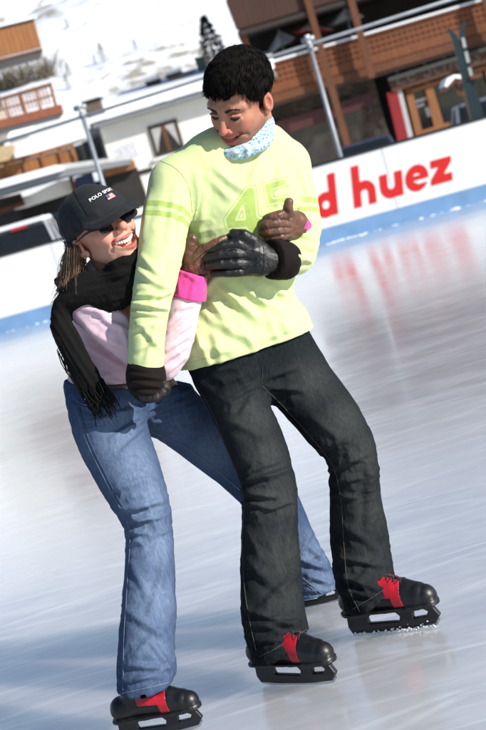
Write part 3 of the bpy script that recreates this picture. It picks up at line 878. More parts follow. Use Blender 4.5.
AF.poly([(-60, 225), (20, 198), (90, 176), (110, 225), (40, 250), (-60, 280)], -2.6, 2).build('shaded_back_wall', plain('deep_grey_wall', (.045, .045, .05), .8, .3, 2), ann)
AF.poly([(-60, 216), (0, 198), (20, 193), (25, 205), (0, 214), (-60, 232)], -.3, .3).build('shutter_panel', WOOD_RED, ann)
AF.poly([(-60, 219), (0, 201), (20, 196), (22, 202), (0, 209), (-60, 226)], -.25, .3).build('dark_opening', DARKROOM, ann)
AF.poly([(68, 175), (72, 174), (79, 200), (75, 201)], -.2, .2).build('post', WOOD_RED, ann)
AF.poly([(74, 178), (92, 172), (97, 190), (79, 196)], -.7, .2).build('blue_sign', plain('blue_sign', (.03, .05, .14), .5), ann)
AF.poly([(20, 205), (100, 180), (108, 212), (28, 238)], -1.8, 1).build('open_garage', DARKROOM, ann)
AF.poly([(0, 232), (60, 211), (62, 216), (0, 237)], -1.2, .3).build('teal_band', plain('teal_paint', (.015, .05, .07), .5), ann)
AF.poly([(103, 168), (134, 160), (136, 168), (105, 177)], .5, 1).build('timber_front', PLANK_OR, ann)
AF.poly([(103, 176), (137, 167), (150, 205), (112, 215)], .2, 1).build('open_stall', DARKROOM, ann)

# ---- apartment block at the far left, two balconies in view
LF_ = Fac(20, 80, 41, -9)
apt = empty('apartment_block', LF_.P(0, -.3)); tag(apt, 'apartment block at the left edge with two timber balconies', 'building')
LF_.poly([(-140, 60), (-22, 20), (10, 132), (-100, 190)], -1.8, 6).build('wall', CREAM, apt)
for k, (pt, pb, slab, planked) in enumerate((([(-60, 43), (34, 19.5), (41.5, 47), (-60, 73)], None, [(-60, 74), (42, 48), (42.8, 50.5), (-60, 77)], True), ([(-60, 114), (51, 83), (58, 104), (-60, 137)], None, [(-60, 134), (61.5, 104), (63.5, 112.5), (-60, 144)], False))):
    b = empty('balcony', LF_.at(20, 80 + k * 40), apt)
    if planked:
        LF_.poly(pt, 0, .08).build('planking', PLANK_OR, b)
        LF_.poly([(-60, 42), (34, 18.6), (34.2, 20), (-60, 43.5)], .05, .2).build('handrail', BLACK_T, b)
        LF_.poly([(-20, 30), (20, 19.5), (36.5, 14.5), (37, 17.5), (34, 18.4), (-20, 31.5)], 0, .3).build('snow_on_rail', SNOWCAP, b)
    else:
        LF_.poly([(-60, 115), (50.5, 82.5), (51.3, 86), (-60, 118)], .04, .10).build('handrail', WOOD_RED, b)
        LF_.poly([(-60, 126), (54, 94), (54.4, 95.5), (-60, 128)], .0, .05).build('mid_rail', WOOD_RED, b)
        for x in (-20, -8, 4, 20, 35, 50):
            y = 82.7 + (50.5 - x) * .294
            LF_.poly([(x - 1.6, y), (x + 1.2, y - .6), (x + 7.2, y + 22), (x + 4.2, y + 23)], .02, .08).build('baluster', WOOD_GOLD, b)
        for i in range(24):
            x = -30 + i * 3.4; y = 86.5 + (50.5 - x) * .294
            if x < 47: LF_.poly([(x, y), (x + 1.5, y - .4), (x + 6.0, y + 15.5), (x + 4.5, y + 16)], -.03, .03).build('slat', PLANK_OR, b)
    LF_.poly(slab, .06, 1.7).build('deck_edge', wood('deck_red', (.22, .065, .028)) if not planked else WOOD_OR, b)
    q = slab; LF_.poly([(q[3][0], q[3][1] + .5), (q[2][0] - .6, q[2][1] + .5), (q[2][0] - .4, q[2][1] + 2), (q[3][0], q[3][1] + 2)], -.05, 1.6).build('underside', CONC, b)

# ---- trees and shrubs on the slope
def conifer(p, h, label, group, name='conifer', seed=0, snow=.0):
    rg = np.random.default_rng(seed); root = empty(name, p); tag(root, label, 'tree', group)
    mb = MB(); mb.tube([p - np.array([0, 0, .3]), p + np.array([0, 0, h * .5]), p + np.array([0, 0, h * .97])], [h * .028, h * .018, h * .003], 7); mb.build('trunk', BARK, root, True)
    V = []; F = []
    n = 420 if seed >= 20 else 1700
    for k in range(n):
        t = rg.uniform(.06, 1) ** .8; z = h * t; R = h * (.36 if seed >= 20 else .46) * (1 - t) ** .8 * (.55 + .45 * math.sin(t * 38) ** 2) + .01
        a = rg.uniform(0, 6.283); rr = R * math.sqrt(rg.uniform(.1, 1)); c = p + np.array([rr * math.cos(a), rr * math.sin(a), z - rr * .35])
        L = h * rg.uniform(.025, .06); d = nrm(np.array([math.cos(a), math.sin(a), rg.uniform(-.6, .1)])); s = nrm(np.cross(d, rg.normal(0, 1, 3))) * L * .3
        k0 = len(V); V += [c - s, c + d * L, c + s, c - d * L * .3]; F.append((k0, k0 + 1, k0 + 2, k0 + 3))
    mesh_obj('crown', V, F, LEAF_D, root, False)
TP = Fac(214, 60, 58, 0)
p = TP.at(218, 70); p[2] = p[2] - .4
conifer(p, 2.5, 'dark conifer standing just left of the chalet behind the man', None, seed=4)
for i, (x, y, hh, lab) in enumerate(((68, 29, 1.5, 'lone dark little conifer highest on the white slope'), (104, 62, 2.6, 'taller dark conifer in the middle of the white slope'), (96, 65, 1.3, 'low dark bush just left of the taller conifer'), (69.5, 76, 2.0, 'dark little conifer just above the left balcony'), (69, 90, 2.2, 'dark little conifer right beside the left balcony rail'), (136, 50, 1.5, 'dark little conifer above the ochre rocks on the slope'))):
    q = on_slope(x, y)
    if q is not None:
        dd = np.linalg.norm(q - CAMP); conifer(q, hh * dd / 200, lab, None, seed=20 + i)
def shrub(p, h, label, seed):
    rg = np.random.default_rng(seed); root = empty('bare_shrub', p); tag(root, label, 'shrub', 'bare shrubs on the snowy slope')
    mb = MB()
    for k in range(110):
        a = rg.uniform(0, 6.283); l = h * rg.uniform(.5, 1); d = nrm(np.array([math.cos(a) * rg.uniform(.2, 1.1), math.sin(a) * .7, 1])); b = p + np.array([rg.normal(0, .16 * h), rg.normal(0, .16 * h), -.1])
        mb.tube([b, b + d * l * .6, b + d * l + np.array([rg.normal(0, .1 * h), 0, rg.normal(0, .05 * h)])], [h * .014, h * .010, h * .004], 3, False)
    mb.build('twigs', TWIG, root)
for i, (x, y, hh, lab) in enumerate(((6, 88, 4.2, 'bare olive shrub at the left edge, behind the lower balcony'), (24, 84, 4.0, 'bare olive shrub between its two neighbours behind the lower balcony'), (46, 78, 4.4, 'bare olive shrub behind the right end of the lower balcony'))):
    q = on_slope(x, y)
    if q is not None: shrub(q, hh * np.linalg.norm(q - CAMP) / 200, lab, 40 + i)
# ------------------------------------------------------------------ materials of the two skaters
def skin_mat(name, base, red):
    t = NT(name); v = t.coords()
    c = t.mix(t.ramp(t.noise(v, 40, 4), [(0.3, 0.0), (0.75, 0.35)]), base, red)
    c = t.mix(t.math('MULTIPLY', t.attr('red'), 1.0, True), c, red)
    c = t.mix(t.math('MULTIPLY', t.attr('beard'), t.math('ADD', 0.45, t.math('MULTIPLY', t.noise(v, 900, 2), 0.5)), True), c, (0.10, 0.065, 0.05))
    c = t.mix(t.math('MULTIPLY', t.attr('lip'), 1.0, True), c, (0.42, 0.10, 0.09))
    t.color(c).rough(0.56).inp('Specular IOR Level', 0.32).inp('Subsurface Weight', 0.25).inp('Subsurface Scale', 0.01)
    t.b.inputs['Subsurface Radius'].default_value = (1.0, 0.35, 0.2)
    t.bump(t.math('ADD', t.noise(v, 700, 3), t.math('MULTIPLY', t.noise(v, 160, 4), 1.6)), 0.22, 0.003)
    return t.m
SKIN_M = skin_mat('tanned_skin', (0.40, 0.20, 0.130), (0.46, 0.135, 0.09))
SKIN_W = skin_mat('fair_skin', (0.61, 0.345, 0.245), (0.60, 0.22, 0.155))

def denim(name, dark, mid, pale, amount):
    t = NT(name); v = t.coords((1, 1, 0.22)); w = t.coords()
    n = t.noise(v, 260, 3); big = t.noise(w, 14, 5); tw = t.noise(t.coords((1, 1, 0.05)), 500, 2)
    c = t.mix(t.ramp(n, [(0.3, 0.0), (0.72, 1.0)]), dark, mid)
    streak = t.noise(t.coords((1, 1, .06)), 150, 4, .6)
    wear = t.math('MULTIPLY', t.attr('wear'), t.math('ADD', t.math('MULTIPLY', t.ramp(streak, [(.34, 0.0), (.70, 1.0)]), .42), t.math('ADD', 0.22, t.math('MULTIPLY', big, 0.55))), True)
    c = t.mix(t.math('MULTIPLY', wear, amount, True), c, pale)
    c = t.mix(t.math('MULTIPLY', t.ramp(tw, [(0.5, 0.0), (0.75, 1.0)]), t.math('MULTIPLY', wear, 0.5)), c, [min(1, x * 1.35) for x in pale])
    t.color(c).rough(0.9).inp('Sheen Weight', 0.0).inp('Specular IOR Level', 0.08)
    t.bump(t.math('ADD', t.math('MULTIPLY', n, 0.8), t.math('MULTIPLY', t.noise(w, 75, 5), 2.5)), 0.22, 0.004)
    return t.m
DENIM_M = denim('dark_denim', (0.0045, 0.0065, 0.009), (0.014, 0.0175, 0.020), (0.062, 0.066, 0.064), 0.85)
DENIM_W = denim('blue_denim', (0.020, 0.036, 0.082), (0.046, 0.076, 0.150), (0.19, 0.255, 0.37), 0.9)
THREAD_M = plain('ochre_thread', (0.07, 0.064, 0.045), 0.8, 0.3, 200)
THREAD_W = plain('pale_thread', (0.12, 0.15, 0.21), 0.8, 0.3, 200)
SEAM_D = plain('seam_dark', (0.008, 0.01, 0.012), 0.9)
SEAM_W = plain('seam_blue', (0.04, 0.06, 0.11), 0.9)

def shirt_mat():
    t = NT('lime_jersey'); v = t.coords()
    f = t.noise(v, 5, 5); g = t.noise(v, 1000, 2)
    base = t.ramp(f, [(0.3, (0.53, 0.615, 0.29)), (0.7, (0.565, 0.65, 0.32))])
    base = t.mix(t.ramp(g, [(0.35, 0.0), (0.75, 0.22)]), base, (0.45, 0.54, 0.2))
    pr = (0.34, 0.46, 0.11)
    faded = t.math('MULTIPLY', 1.0, t.ramp(t.noise(v, 90, 4), [(0.25, 0.65), (0.5, 1.0)]))
    def lt(a, x): return t.math('SUBTRACT', 1.0, t.math('MULTIPLY', t.math('SUBTRACT', a, x), 900.0, True), True)
    num = t.attr('num')
    fill = lt(num, -0.0075)
    line = t.math('MULTIPLY', lt(num, 0.0), t.math('SUBTRACT', 1.0, lt(num, -0.0022)))
    stripe = lt(t.attr('stripe'), 0.0)
    m = t.math('MULTIPLY', t.math('MAXIMUM', t.math('MAXIMUM', fill, line), stripe), faded, True)
    c = t.mix(m, base, pr)
    seam = lt(t.attr('hemline'), 0.0008)
    c = t.mix(t.math('MULTIPLY', seam, 0.5), c, (0.33, 0.42, 0.14))
    t.color(c).rough(0.85).inp('Sheen Weight', 0.2).inp('Specular IOR Level', 0.2)
    t.bump(t.math('ADD', t.math('MULTIPLY', g, 0.5), t.math('MULTIPLY', t.noise(v, 45, 4), 3.0)), 0.15, 0.004)
    return t.m
LIME = shirt_mat()
PINK = cloth('pale_pink_cotton', (0.70, 0.50, 0.57), var=0.04)
MAGENTA = cloth('magenta_cotton', (0.68, 0.055, 0.27), var=0.08)
SCARF = cloth('black_wool', (0.0055, 0.0052, 0.005), rough=0.97, weave=420, sheen=0.0, var=0.3, bump=0.35)
CAPM = cloth('washed_black_cotton', (0.016, 0.018, 0.021), var=0.3, sheen=0.03)
RIB = cloth('dark_brown_ribbing', (0.007, 0.0038, 0.0032), weave=500, var=0.2, sheen=0.02)

def leather(name, c, rough, bump=0.25):
    t = NT(name); v = t.coords()
    f = t.noise(v, 30, 5); g = t.n('ShaderNodeTexVoronoi'); g.inputs['Scale'].default_value = 420; t.l(v, g.inputs['Vector'])
    t.color(t.ramp(f, [(0.3, [x * .7 for x in c]), (0.7, [x * 1.3 for x in c])]))
    t.rough(t.ramp(f, [(0.3, rough * .8), (0.7, rough * 1.25)])).inp('Specular IOR Level', 0.5)
    t.bump(t.math('ADD', t.math('MULTIPLY', g.outputs['Distance'], 0.25), t.noise(v, 85, 5)), bump, 0.004)
    return t.m
BLACK_LEATHER = leather('black_leather', (0.005, 0.005, 0.005), 0.42)
BROWN_LEATHER = leather('brown_leather', (0.115, 0.048, 0.027), 0.45)
BOOT = leather('black_boot', (0.007, 0.007, 0.008), 0.5, 0.25)
TOE = leather('black_toe_cap', (0.006, 0.006, 0.007), 0.38, 0.15)
RED_PANEL = leather('red_boot_panel', (0.42, 0.008, 0.020), 0.38, 0.12)
PLASTIC = plain('black_plastic_holder', (0.012, 0.012, 0.014), 0.45, 0.3, 30)
LACE = cloth('black_lace', (0.008, 0.008, 0.009), weave=1500)
STEEL = plain('blade_steel', (0.55, 0.56, 0.58), 0.28, 0.15, 20, metal=1.0)
HAIR_M = plain('dark_hair', (0.0050, 0.0036, 0.003), 0.8, 0.4, 60, spec=.12)
HAIR_W = plain('light_brown_hair', (0.15, 0.088, 0.047), 0.55, 0.5, 90)
TEETH = plain('teeth', (0.80, 0.76, 0.66), 0.25, 0.03)
MOUTH = plain('mouth_inside', (0.12, 0.02, 0.02), 0.5)
LENS = plain('dark_lens', (0.012, 0.007, 0.009), 0.08)
BROW = plain('brow_hair', (0.018, 0.012, 0.01), 0.7)
BELT = leather('brown_belt', (0.045, 0.022, 0.014), 0.5)

def bandana_mat():
    t = NT('pale_blue_bandana'); v = t.coords()
    vo = t.n('ShaderNodeTexVoronoi', feature='DISTANCE_TO_EDGE'); vo.inputs['Scale'].default_value = 85; t.l(v, vo.inputs['Vector'])
    wv = t.n('ShaderNodeTexWave', wave_type='RINGS'); wv.inputs['Scale'].default_value = 22; wv.inputs['Distortion'].default_value = 9; wv.inputs['Detail'].default_value = 2; t.l(v, wv.inputs['Vector'])
    m = t.math('MAXIMUM', t.ramp(vo.outputs['Distance'], [(0.10, 1.0), (0.16, 0.0)]), t.ramp(wv.outputs['Fac'], [(0.70, 0.0), (0.80, 1.0)]))
    t.color(t.mix(m, (0.11, 0.32, 0.44), (0.46, 0.55, 0.59))).rough(0.85)
    t.bump(t.noise(v, 60, 4), 0.2, 0.006)
    return t.m
BANDANA = bandana_mat()

def grid_mesh(name, f, V0, h, mat, parent, smooth_it=0, folds_list=None, noise=None, attrs=None, loc=None):
    """surface of a field -> object; V0 = list of points whose box (plus a margin) holds it"""
    Q = np.asarray(V0, float); m = 0.0
    V, F = surface(f, Q.min(0), Q.max(0), h)
    if smooth_it: V = lapl(V, F, smooth_it)
    N = vnormals(V, F)
    d = np.zeros(len(V))
    if folds_list: d += folds(V, N, folds_list)
    if noise is not None: d += noise(V, N)
    V = V + N * d[:, None]
    at = attrs(V, N) if attrs else None
    return mesh_obj(name, V, F, mat, parent, True, loc, at)

def box_of(*pts, m=0.15):
    if len(pts) == 2:
        (a, b, c), (d, e, f) = pts; pts = [(x, y, z) for x in (a, d) for y in (b, e) for z in (c, f)]
    Q = np.array([W(*p) for p in pts]); return [Q.min(0) - m, Q.max(0) + m]

# ================================================================== THE MAN
MAN = empty('person_frame_guess', (0, 0, 0)); bpy.data.objects.remove(MAN)
man_base = WZ(345, 665, 0.0)

# --- trousers
legN = loft([(184, 352, 4.13, 262, 345, 4.19, .105), (208, 402, 4.13, 267, 398, 4.16, .093), (226, 445, 4.08, 283, 438, 4.09, .084), (241, 485, 4.03, 295.5, 480, 4.03, .076),
             (241.5, 525, 4.02, 298, 522, 4.02, .074), (240.5, 572, 4.005, 301.5, 568, 4.0, .080), (242, 615, 3.965, 304, 610, 3.955, .088), (252, 660, 3.945, 311, 640, 3.93, .098), (257, 690, 3.93, 324, 668, 3.92, .1)], 3)
legF = loft([(240, 352, 4.18, 302, 325, 4.26, .10), (272, 398, 4.19, 332, 372, 4.22, .09), (302, 431, 4.13, 361, 414, 4.15, .083), (327, 462, 4.10, 376, 444, 4.10, .076),
             (330.5, 503, 4.13, 381, 492, 4.13, .074), (331.5, 548, 4.15, 388, 536, 4.15, .078), (337, 590, 4.14, 394, 574, 4.135, .086), (348, 618, 4.12, 399, 592, 4.105, .095), (355, 646, 4.11, 410, 618, 4.09, .098)], 3)
seat = loft([(183, 345, 4.15, 299, 322, 4.27, .118), (196, 380, 4.17, 296, 350, 4.27, .125)], 2)
hN = W(283, 655, 3.86); hN_n = nrm(np.cross(W(309, 632, 4.0) - W(258, 661, 4.0), [0, 1.0, 0.12])); hN_n *= -1 if hN_n[2] > 0 else 1
hF = W(376, 605, 4.03); hF_n = nrm(np.cross(W(398, 584, 4.15) - W(352, 614, 4.15), [0, 1.0, 0.12])); hF_n *= -1 if hF_n[2] > 0 else 1
jeans_m0 = U(U(cut(legN, hN, hN_n), seat, k=.03), U(cut(legF, hF, hF_n), seat, k=.03), k=.012)
torso = loft([(190, 168, 4.15, 276, 150, 4.24, .080), (181, 200, 4.13, 302, 185, 4.26, .112), (186, 248, 4.15, 300, 232, 4.25, .120),
              (190, 292, 4.16, 291, 275, 4.25, .114), (187, 332, 4.15, 293, 308, 4.26, .118), (182, 390, 4.14, 301, 350, 4.27, .128)], 3)
trap = U(limbfrom([(238, 142, 4.19), (206, 158, 4.15), (172, 184, 4.12)], [.062, .066, .062]),
         limbfrom([(240, 140, 4.19), (266, 146, 4.22), (289, 166, 4.25)], [.062, .064, .060]), k=.02)
armR = loft([(157, 168, 4.12, 196, 190, 4.12, .062), (144, 208, 4.08, 191, 214, 4.10, .062), (139, 246, 4.03, 184, 250, 4.05, .058),
             (133.5, 283, 3.985, 175, 287, 3.995, .056), (130.5, 310, 3.972, 169, 312, 3.972, .053), (128.5, 342, 3.965, 165, 344, 3.965, .050), (127, 384, 3.96, 163.5, 386, 3.96, .050)], 3)
armL = loft([(270, 158, 4.24, 308, 166, 4.26, .060), (277, 198, 4.22, 317, 204, 4.24, .058), (285, 226, 4.18, 320, 236, 4.19, .056), (286, 246, 4.145, 312, 257, 4.15, .048)], 3)
foreL = limbfrom([(299, 251, 4.15), (296, 258, 4.12), (285, 260, 4.09), (270, 259, 4.06)], [.047, .047, .047, .043])
hemR = W(145, 369, 3.96)
armRc = cut(armR, hemR, W(145, 390, 3.96) - W(144.6, 369, 3.962), .004)
hemC = W(240, 350, 4.2); hw = nrm(W(297, 331, 4.26) - W(184, 369, 4.15))
hem_n = -nrm(np.cross(hw, [0.0, 1.0, 0.0])); hem_n = hem_n if hem_n[2] < 0 else -hem_n
torso_t = cut(U(torso, offset(jeans_m0, .016), k=.02), hemC, hem_n, .004)
foreLc = cut(foreL, W(281, 259, 4.08), W(250, 259, 4.03) - W(285, 260, 4.09), .004)
neckhole = ellipsoid(W(242, 128, 4.165), (.074, .080, .06))
body_up = U(torso_t, trap, k=.045)
shirt_f0 = U(body_up, armRc, k=.022)
shirt_f1 = U(shirt_f0, U(armL, foreLc, k=.03), k=.016)
shirt_f = lambda P: smax(shirt_f1(P), -neckhole(P), .006)

def poly2(P, pts):
    """signed distance in the plane to a closed polygon"""
    pts = np.asarray(pts, float); d = np.full(len(P), 1e9); s = np.ones(len(P))
    for i in range(len(pts)):
        a, b = pts[i], pts[i - 1]; e = b - a; w = P - a
        q = w - np.clip((w @ e) / (e @ e), 0, 1)[:, None] * e
        d = np.minimum(d, (q * q).sum(1))
        c1 = P[:, 1] >= a[1]; c2 = P[:, 1] < b[1]; c3 = e[0] * w[:, 1] > e[1] * w[:, 0]
        s = np.where((c1 & c2 & c3) | (~c1 & ~c2 & ~c3), -s, s)
    return s * np.sqrt(d)

def shirt_attrs(V, N):
    p = PIX(V); front = (N @ FWD < 0.2)
    s = 1.0 / 361.0
    four = poly2(p, [(226, 231), (223, 219), (246, 186), (256, 185), (259, 216), (263, 216), (264, 227), (259, 227), (260, 236), (247, 238), (246, 229)])
    hole = poly2(p, [(236, 220), (245, 219), (243, 205)])
    four = np.maximum(four, -hole - 1.5)
    five = poly2(p, [(262, 183), (287, 176), (289, 186), (273, 191), (274, 197), (287, 194), (294, 200), (296, 212), (290, 222), (270, 227), (267, 217), (283, 213), (285, 207), (281, 204), (267, 207)])
    num = np.where(front, np.minimum(four, five) * s, 1.0)
    # sleeve stripes: two bands round each upper sleeve
    def bands(A, B, t0s, wid):
        ax = B - A; L = np.linalg.norm(ax); t = (V - A) @ (ax / L)
        return np.minimum.reduce([np.abs(t - q) - wid for q in t0s])
    a0 = W(176, 180, 4.12); a1 = W(161, 249, 4.04)
    sR = bands(a0, a1, [.098, .126], .0075); sR = np.where(armR(V) < .012, sR, 1.0)
    sR = np.where((p[:, 0] < 191) , sR, 1)
    b0 = W(289, 162, 4.25); b1 = W(302, 240, 4.18)
    sL = bands(b0, b1, [.128, .156], .0075); sL = np.where((armL(V) < .010) & (p[:, 0] > 287), sL, 1.0)
    hem = np.minimum(np.abs(-(V - hemC) @ hem_n - .022), np.abs((V - hemR) @ nrm(hemR - W(145, 390, 3.96)) - .02))
    hem = np.where((armR(V) > .02) | (p[:, 1] > 330), hem, 1)
    return {'num': num, 'stripe': np.minimum(sR, sL), 'hemline': hem}

F_SHIRT = [
    # right sleeve: elbow crease, drag lines
    (131, 303, 170, 309, 3.0, .009), (130, 311, 166, 315, 2.6, .006), (134, 296, 160, 294, 2.6, .005), (150, 300, 171, 292, 2.4, .005),
    (136, 270, 172, 292, 3.2, .005), (141, 255, 165, 282, 3.0, .004), (178, 252, 160, 296, 3.5, .004), (140, 322, 160, 350, 3.0, .004), (131, 330, 150, 322, 2.6, .004),
    (158, 318, 146, 362, 2.6, .003), (133, 352, 158, 340, 2.6, .003), (150, 190, 143, 240, 3.5, .003), (185, 196, 180, 240, 3.5, .005), (176, 186, 168, 250, 3.5, .003),
    # armpit and chest drags
    (197, 172, 190, 232, 4.0, .007, -3), (206, 180, 200, 240, 4, .004), (212, 165, 245, 190, 4.5, .005, 2), (206, 172, 232, 200, 4.5, .004), (262, 160, 248, 186, 4, .004),
    (282, 158, 276, 205, 3.6, .005), (292, 166, 286, 205, 3.2, .004), (298, 180, 300, 225, 3.5, .004),
    # folds fanning out below the hands
    (212, 280, 240, 300, 3.5, .006, 2), (222, 282, 262, 322, 4, .007, 3), (206, 292, 232, 330, 4, .006), (240, 283, 284, 312, 3.6, .006, 3), (270, 284, 290, 300, 3.5, .005),
    (204, 312, 252, 340, 4, .006, 3), (196, 330, 210, 366, 3.6, .005), (214, 330, 222, 364, 4, .004), (262, 300, 280, 344, 4, .004), (240, 325, 258, 355, 4, .004), (280, 318, 288, 334, 4, .004),
    (200, 300, 214, 276, 3, .005), (226, 262, 206, 300, 4, .003), (192, 345, 236, 352, 4, .003), (250, 345, 294, 326, 3.5, .003),
    # left sleeve
    (283, 230, 317, 240, 2.6, .006), (290, 243, 318, 250, 2.6, .006), (285, 252, 312, 262, 2.4, .006), (291, 268, 306, 258, 2.4, .005), (284, 212, 316, 224, 3, .004), (300, 170, 312, 205, 3, .003),
]
def cloth_noise(a1, s1, a2, s2, seed):
    def g(V, N):
        return a1 * fbm(V * np.array([1, 1, .6]), s1, seed, 2) + a2 * (0.5 - np.abs(vnoise(V * np.array([1, 1, .5]), s2, seed + 5)))
    return g

topM = W(240, 338, 4.2)
jeans_m = lambda P: smax(jeans_m0(P), (P - topM) @ (-hem_n), .004)

def wear_attr(zones):
    def g(V, N):
        p = PIX(V); w = np.zeros(len(V))
        for x, y, r, a in zones:
            w = np.maximum(w, a * np.exp(-(((p - (x, y)) ** 2).sum(1)) / (r * r)))
        return {'wear': w * np.clip(-(N @ FWD) + .3, 0, 1)}
    return g
F_JEANM = [
    (190, 372, 214, 392, 3, .006), (250, 372, 222, 384, 3, .005), (258, 384, 226, 402, 3, .006), (258, 390, 240, 415, 3, .005), (262, 378, 300, 366, 3, .005), (264, 386, 304, 390, 3, .006), (268, 392, 296, 416, 3, .005),
    (243, 482, 290, 470, 3, .008), (242, 492, 280, 497, 3, .008), (243, 501, 272, 508, 2.6, .006), (246, 474, 282, 458, 3, .005), (250, 515, 294, 500, 3, .005), (242, 520, 262, 560, 3.5, .004),
    (296, 500, 284, 560, 4, .004), (246, 560, 290, 600, 4.5, .005), (300, 570, 258, 612, 4, .006), (248, 610, 296, 626, 3, .007), (254, 626, 300, 622, 3, .007), (256, 640, 290, 640, 2.5, .005), (244, 590, 252, 630, 3, .004),
    (328, 470, 370, 452, 3, .007), (330, 482, 362, 478, 3, .007), (331, 494, 358, 498, 2.6, .006), (318, 448, 350, 440, 3, .004), (372, 470, 368, 530, 4, .004), (336, 520, 380, 550, 4, .004),
    (334, 556, 386, 566, 3, .006), (336, 572, 384, 590, 3, .008, 2), (340, 590, 376, 598, 2.8, .006), (386, 548, 352, 590, 3.5, .005), (340, 545, 350, 590, 3, .004), (228, 420, 270, 440, 4, .003), (310, 415, 340, 440, 4, .003),
]
jm_noise = cloth_noise(.0030, 11, .0030, 24, 3)

# --- body (inside the clothes) and head
class Head:
    def __init__(s, px, py, y, yaw, pitch, roll, scale):
        ps, th, ro = map(math.radians, (yaw, pitch, roll))
        f = np.array([-math.sin(ps) * math.cos(th), -math.cos(ps) * math.cos(th), -math.sin(th)])
        u = np.array([-math.sin(ps) * math.sin(th), -math.cos(ps) * math.sin(th), math.cos(th)])
        r = np.array([math.cos(ps), -math.sin(ps), 0])
        c, q = math.cos(ro), math.sin(ro)
        T = lambda v: np.array([v[0] * c + v[2] * q, v[1], -v[0] * q + v[2] * c])
        s.R, s.F, s.U = T(r), T(f), T(u); s.O = W(px, py, y); s.s = scale
    def p(s, x, y, z): return s.O + s.s * (x * s.R + y * s.F + z * s.U)
    def local(s, P): 
        d = (P - s.O) / s.s
        return np.stack([d @ s.R, d @ s.F, d @ s.U], 1)

def el(c, r):
    c = np.asarray(c, float); r = np.asarray(r, float)
    def f(Q):
        d = Q - c; k0 = np.sqrt(((d / r) ** 2).sum(1)) + 1e-9; k1 = np.sqrt(((d / (r * r)) ** 2).sum(1)) + 1e-9
        return k0 * (k0 - 1) / k1
    return f
def mir(f):
    def g(Q):
        Z = Q.copy(); Z[:, 0] = np.abs(Z[:, 0]); return f(Z)
    return g

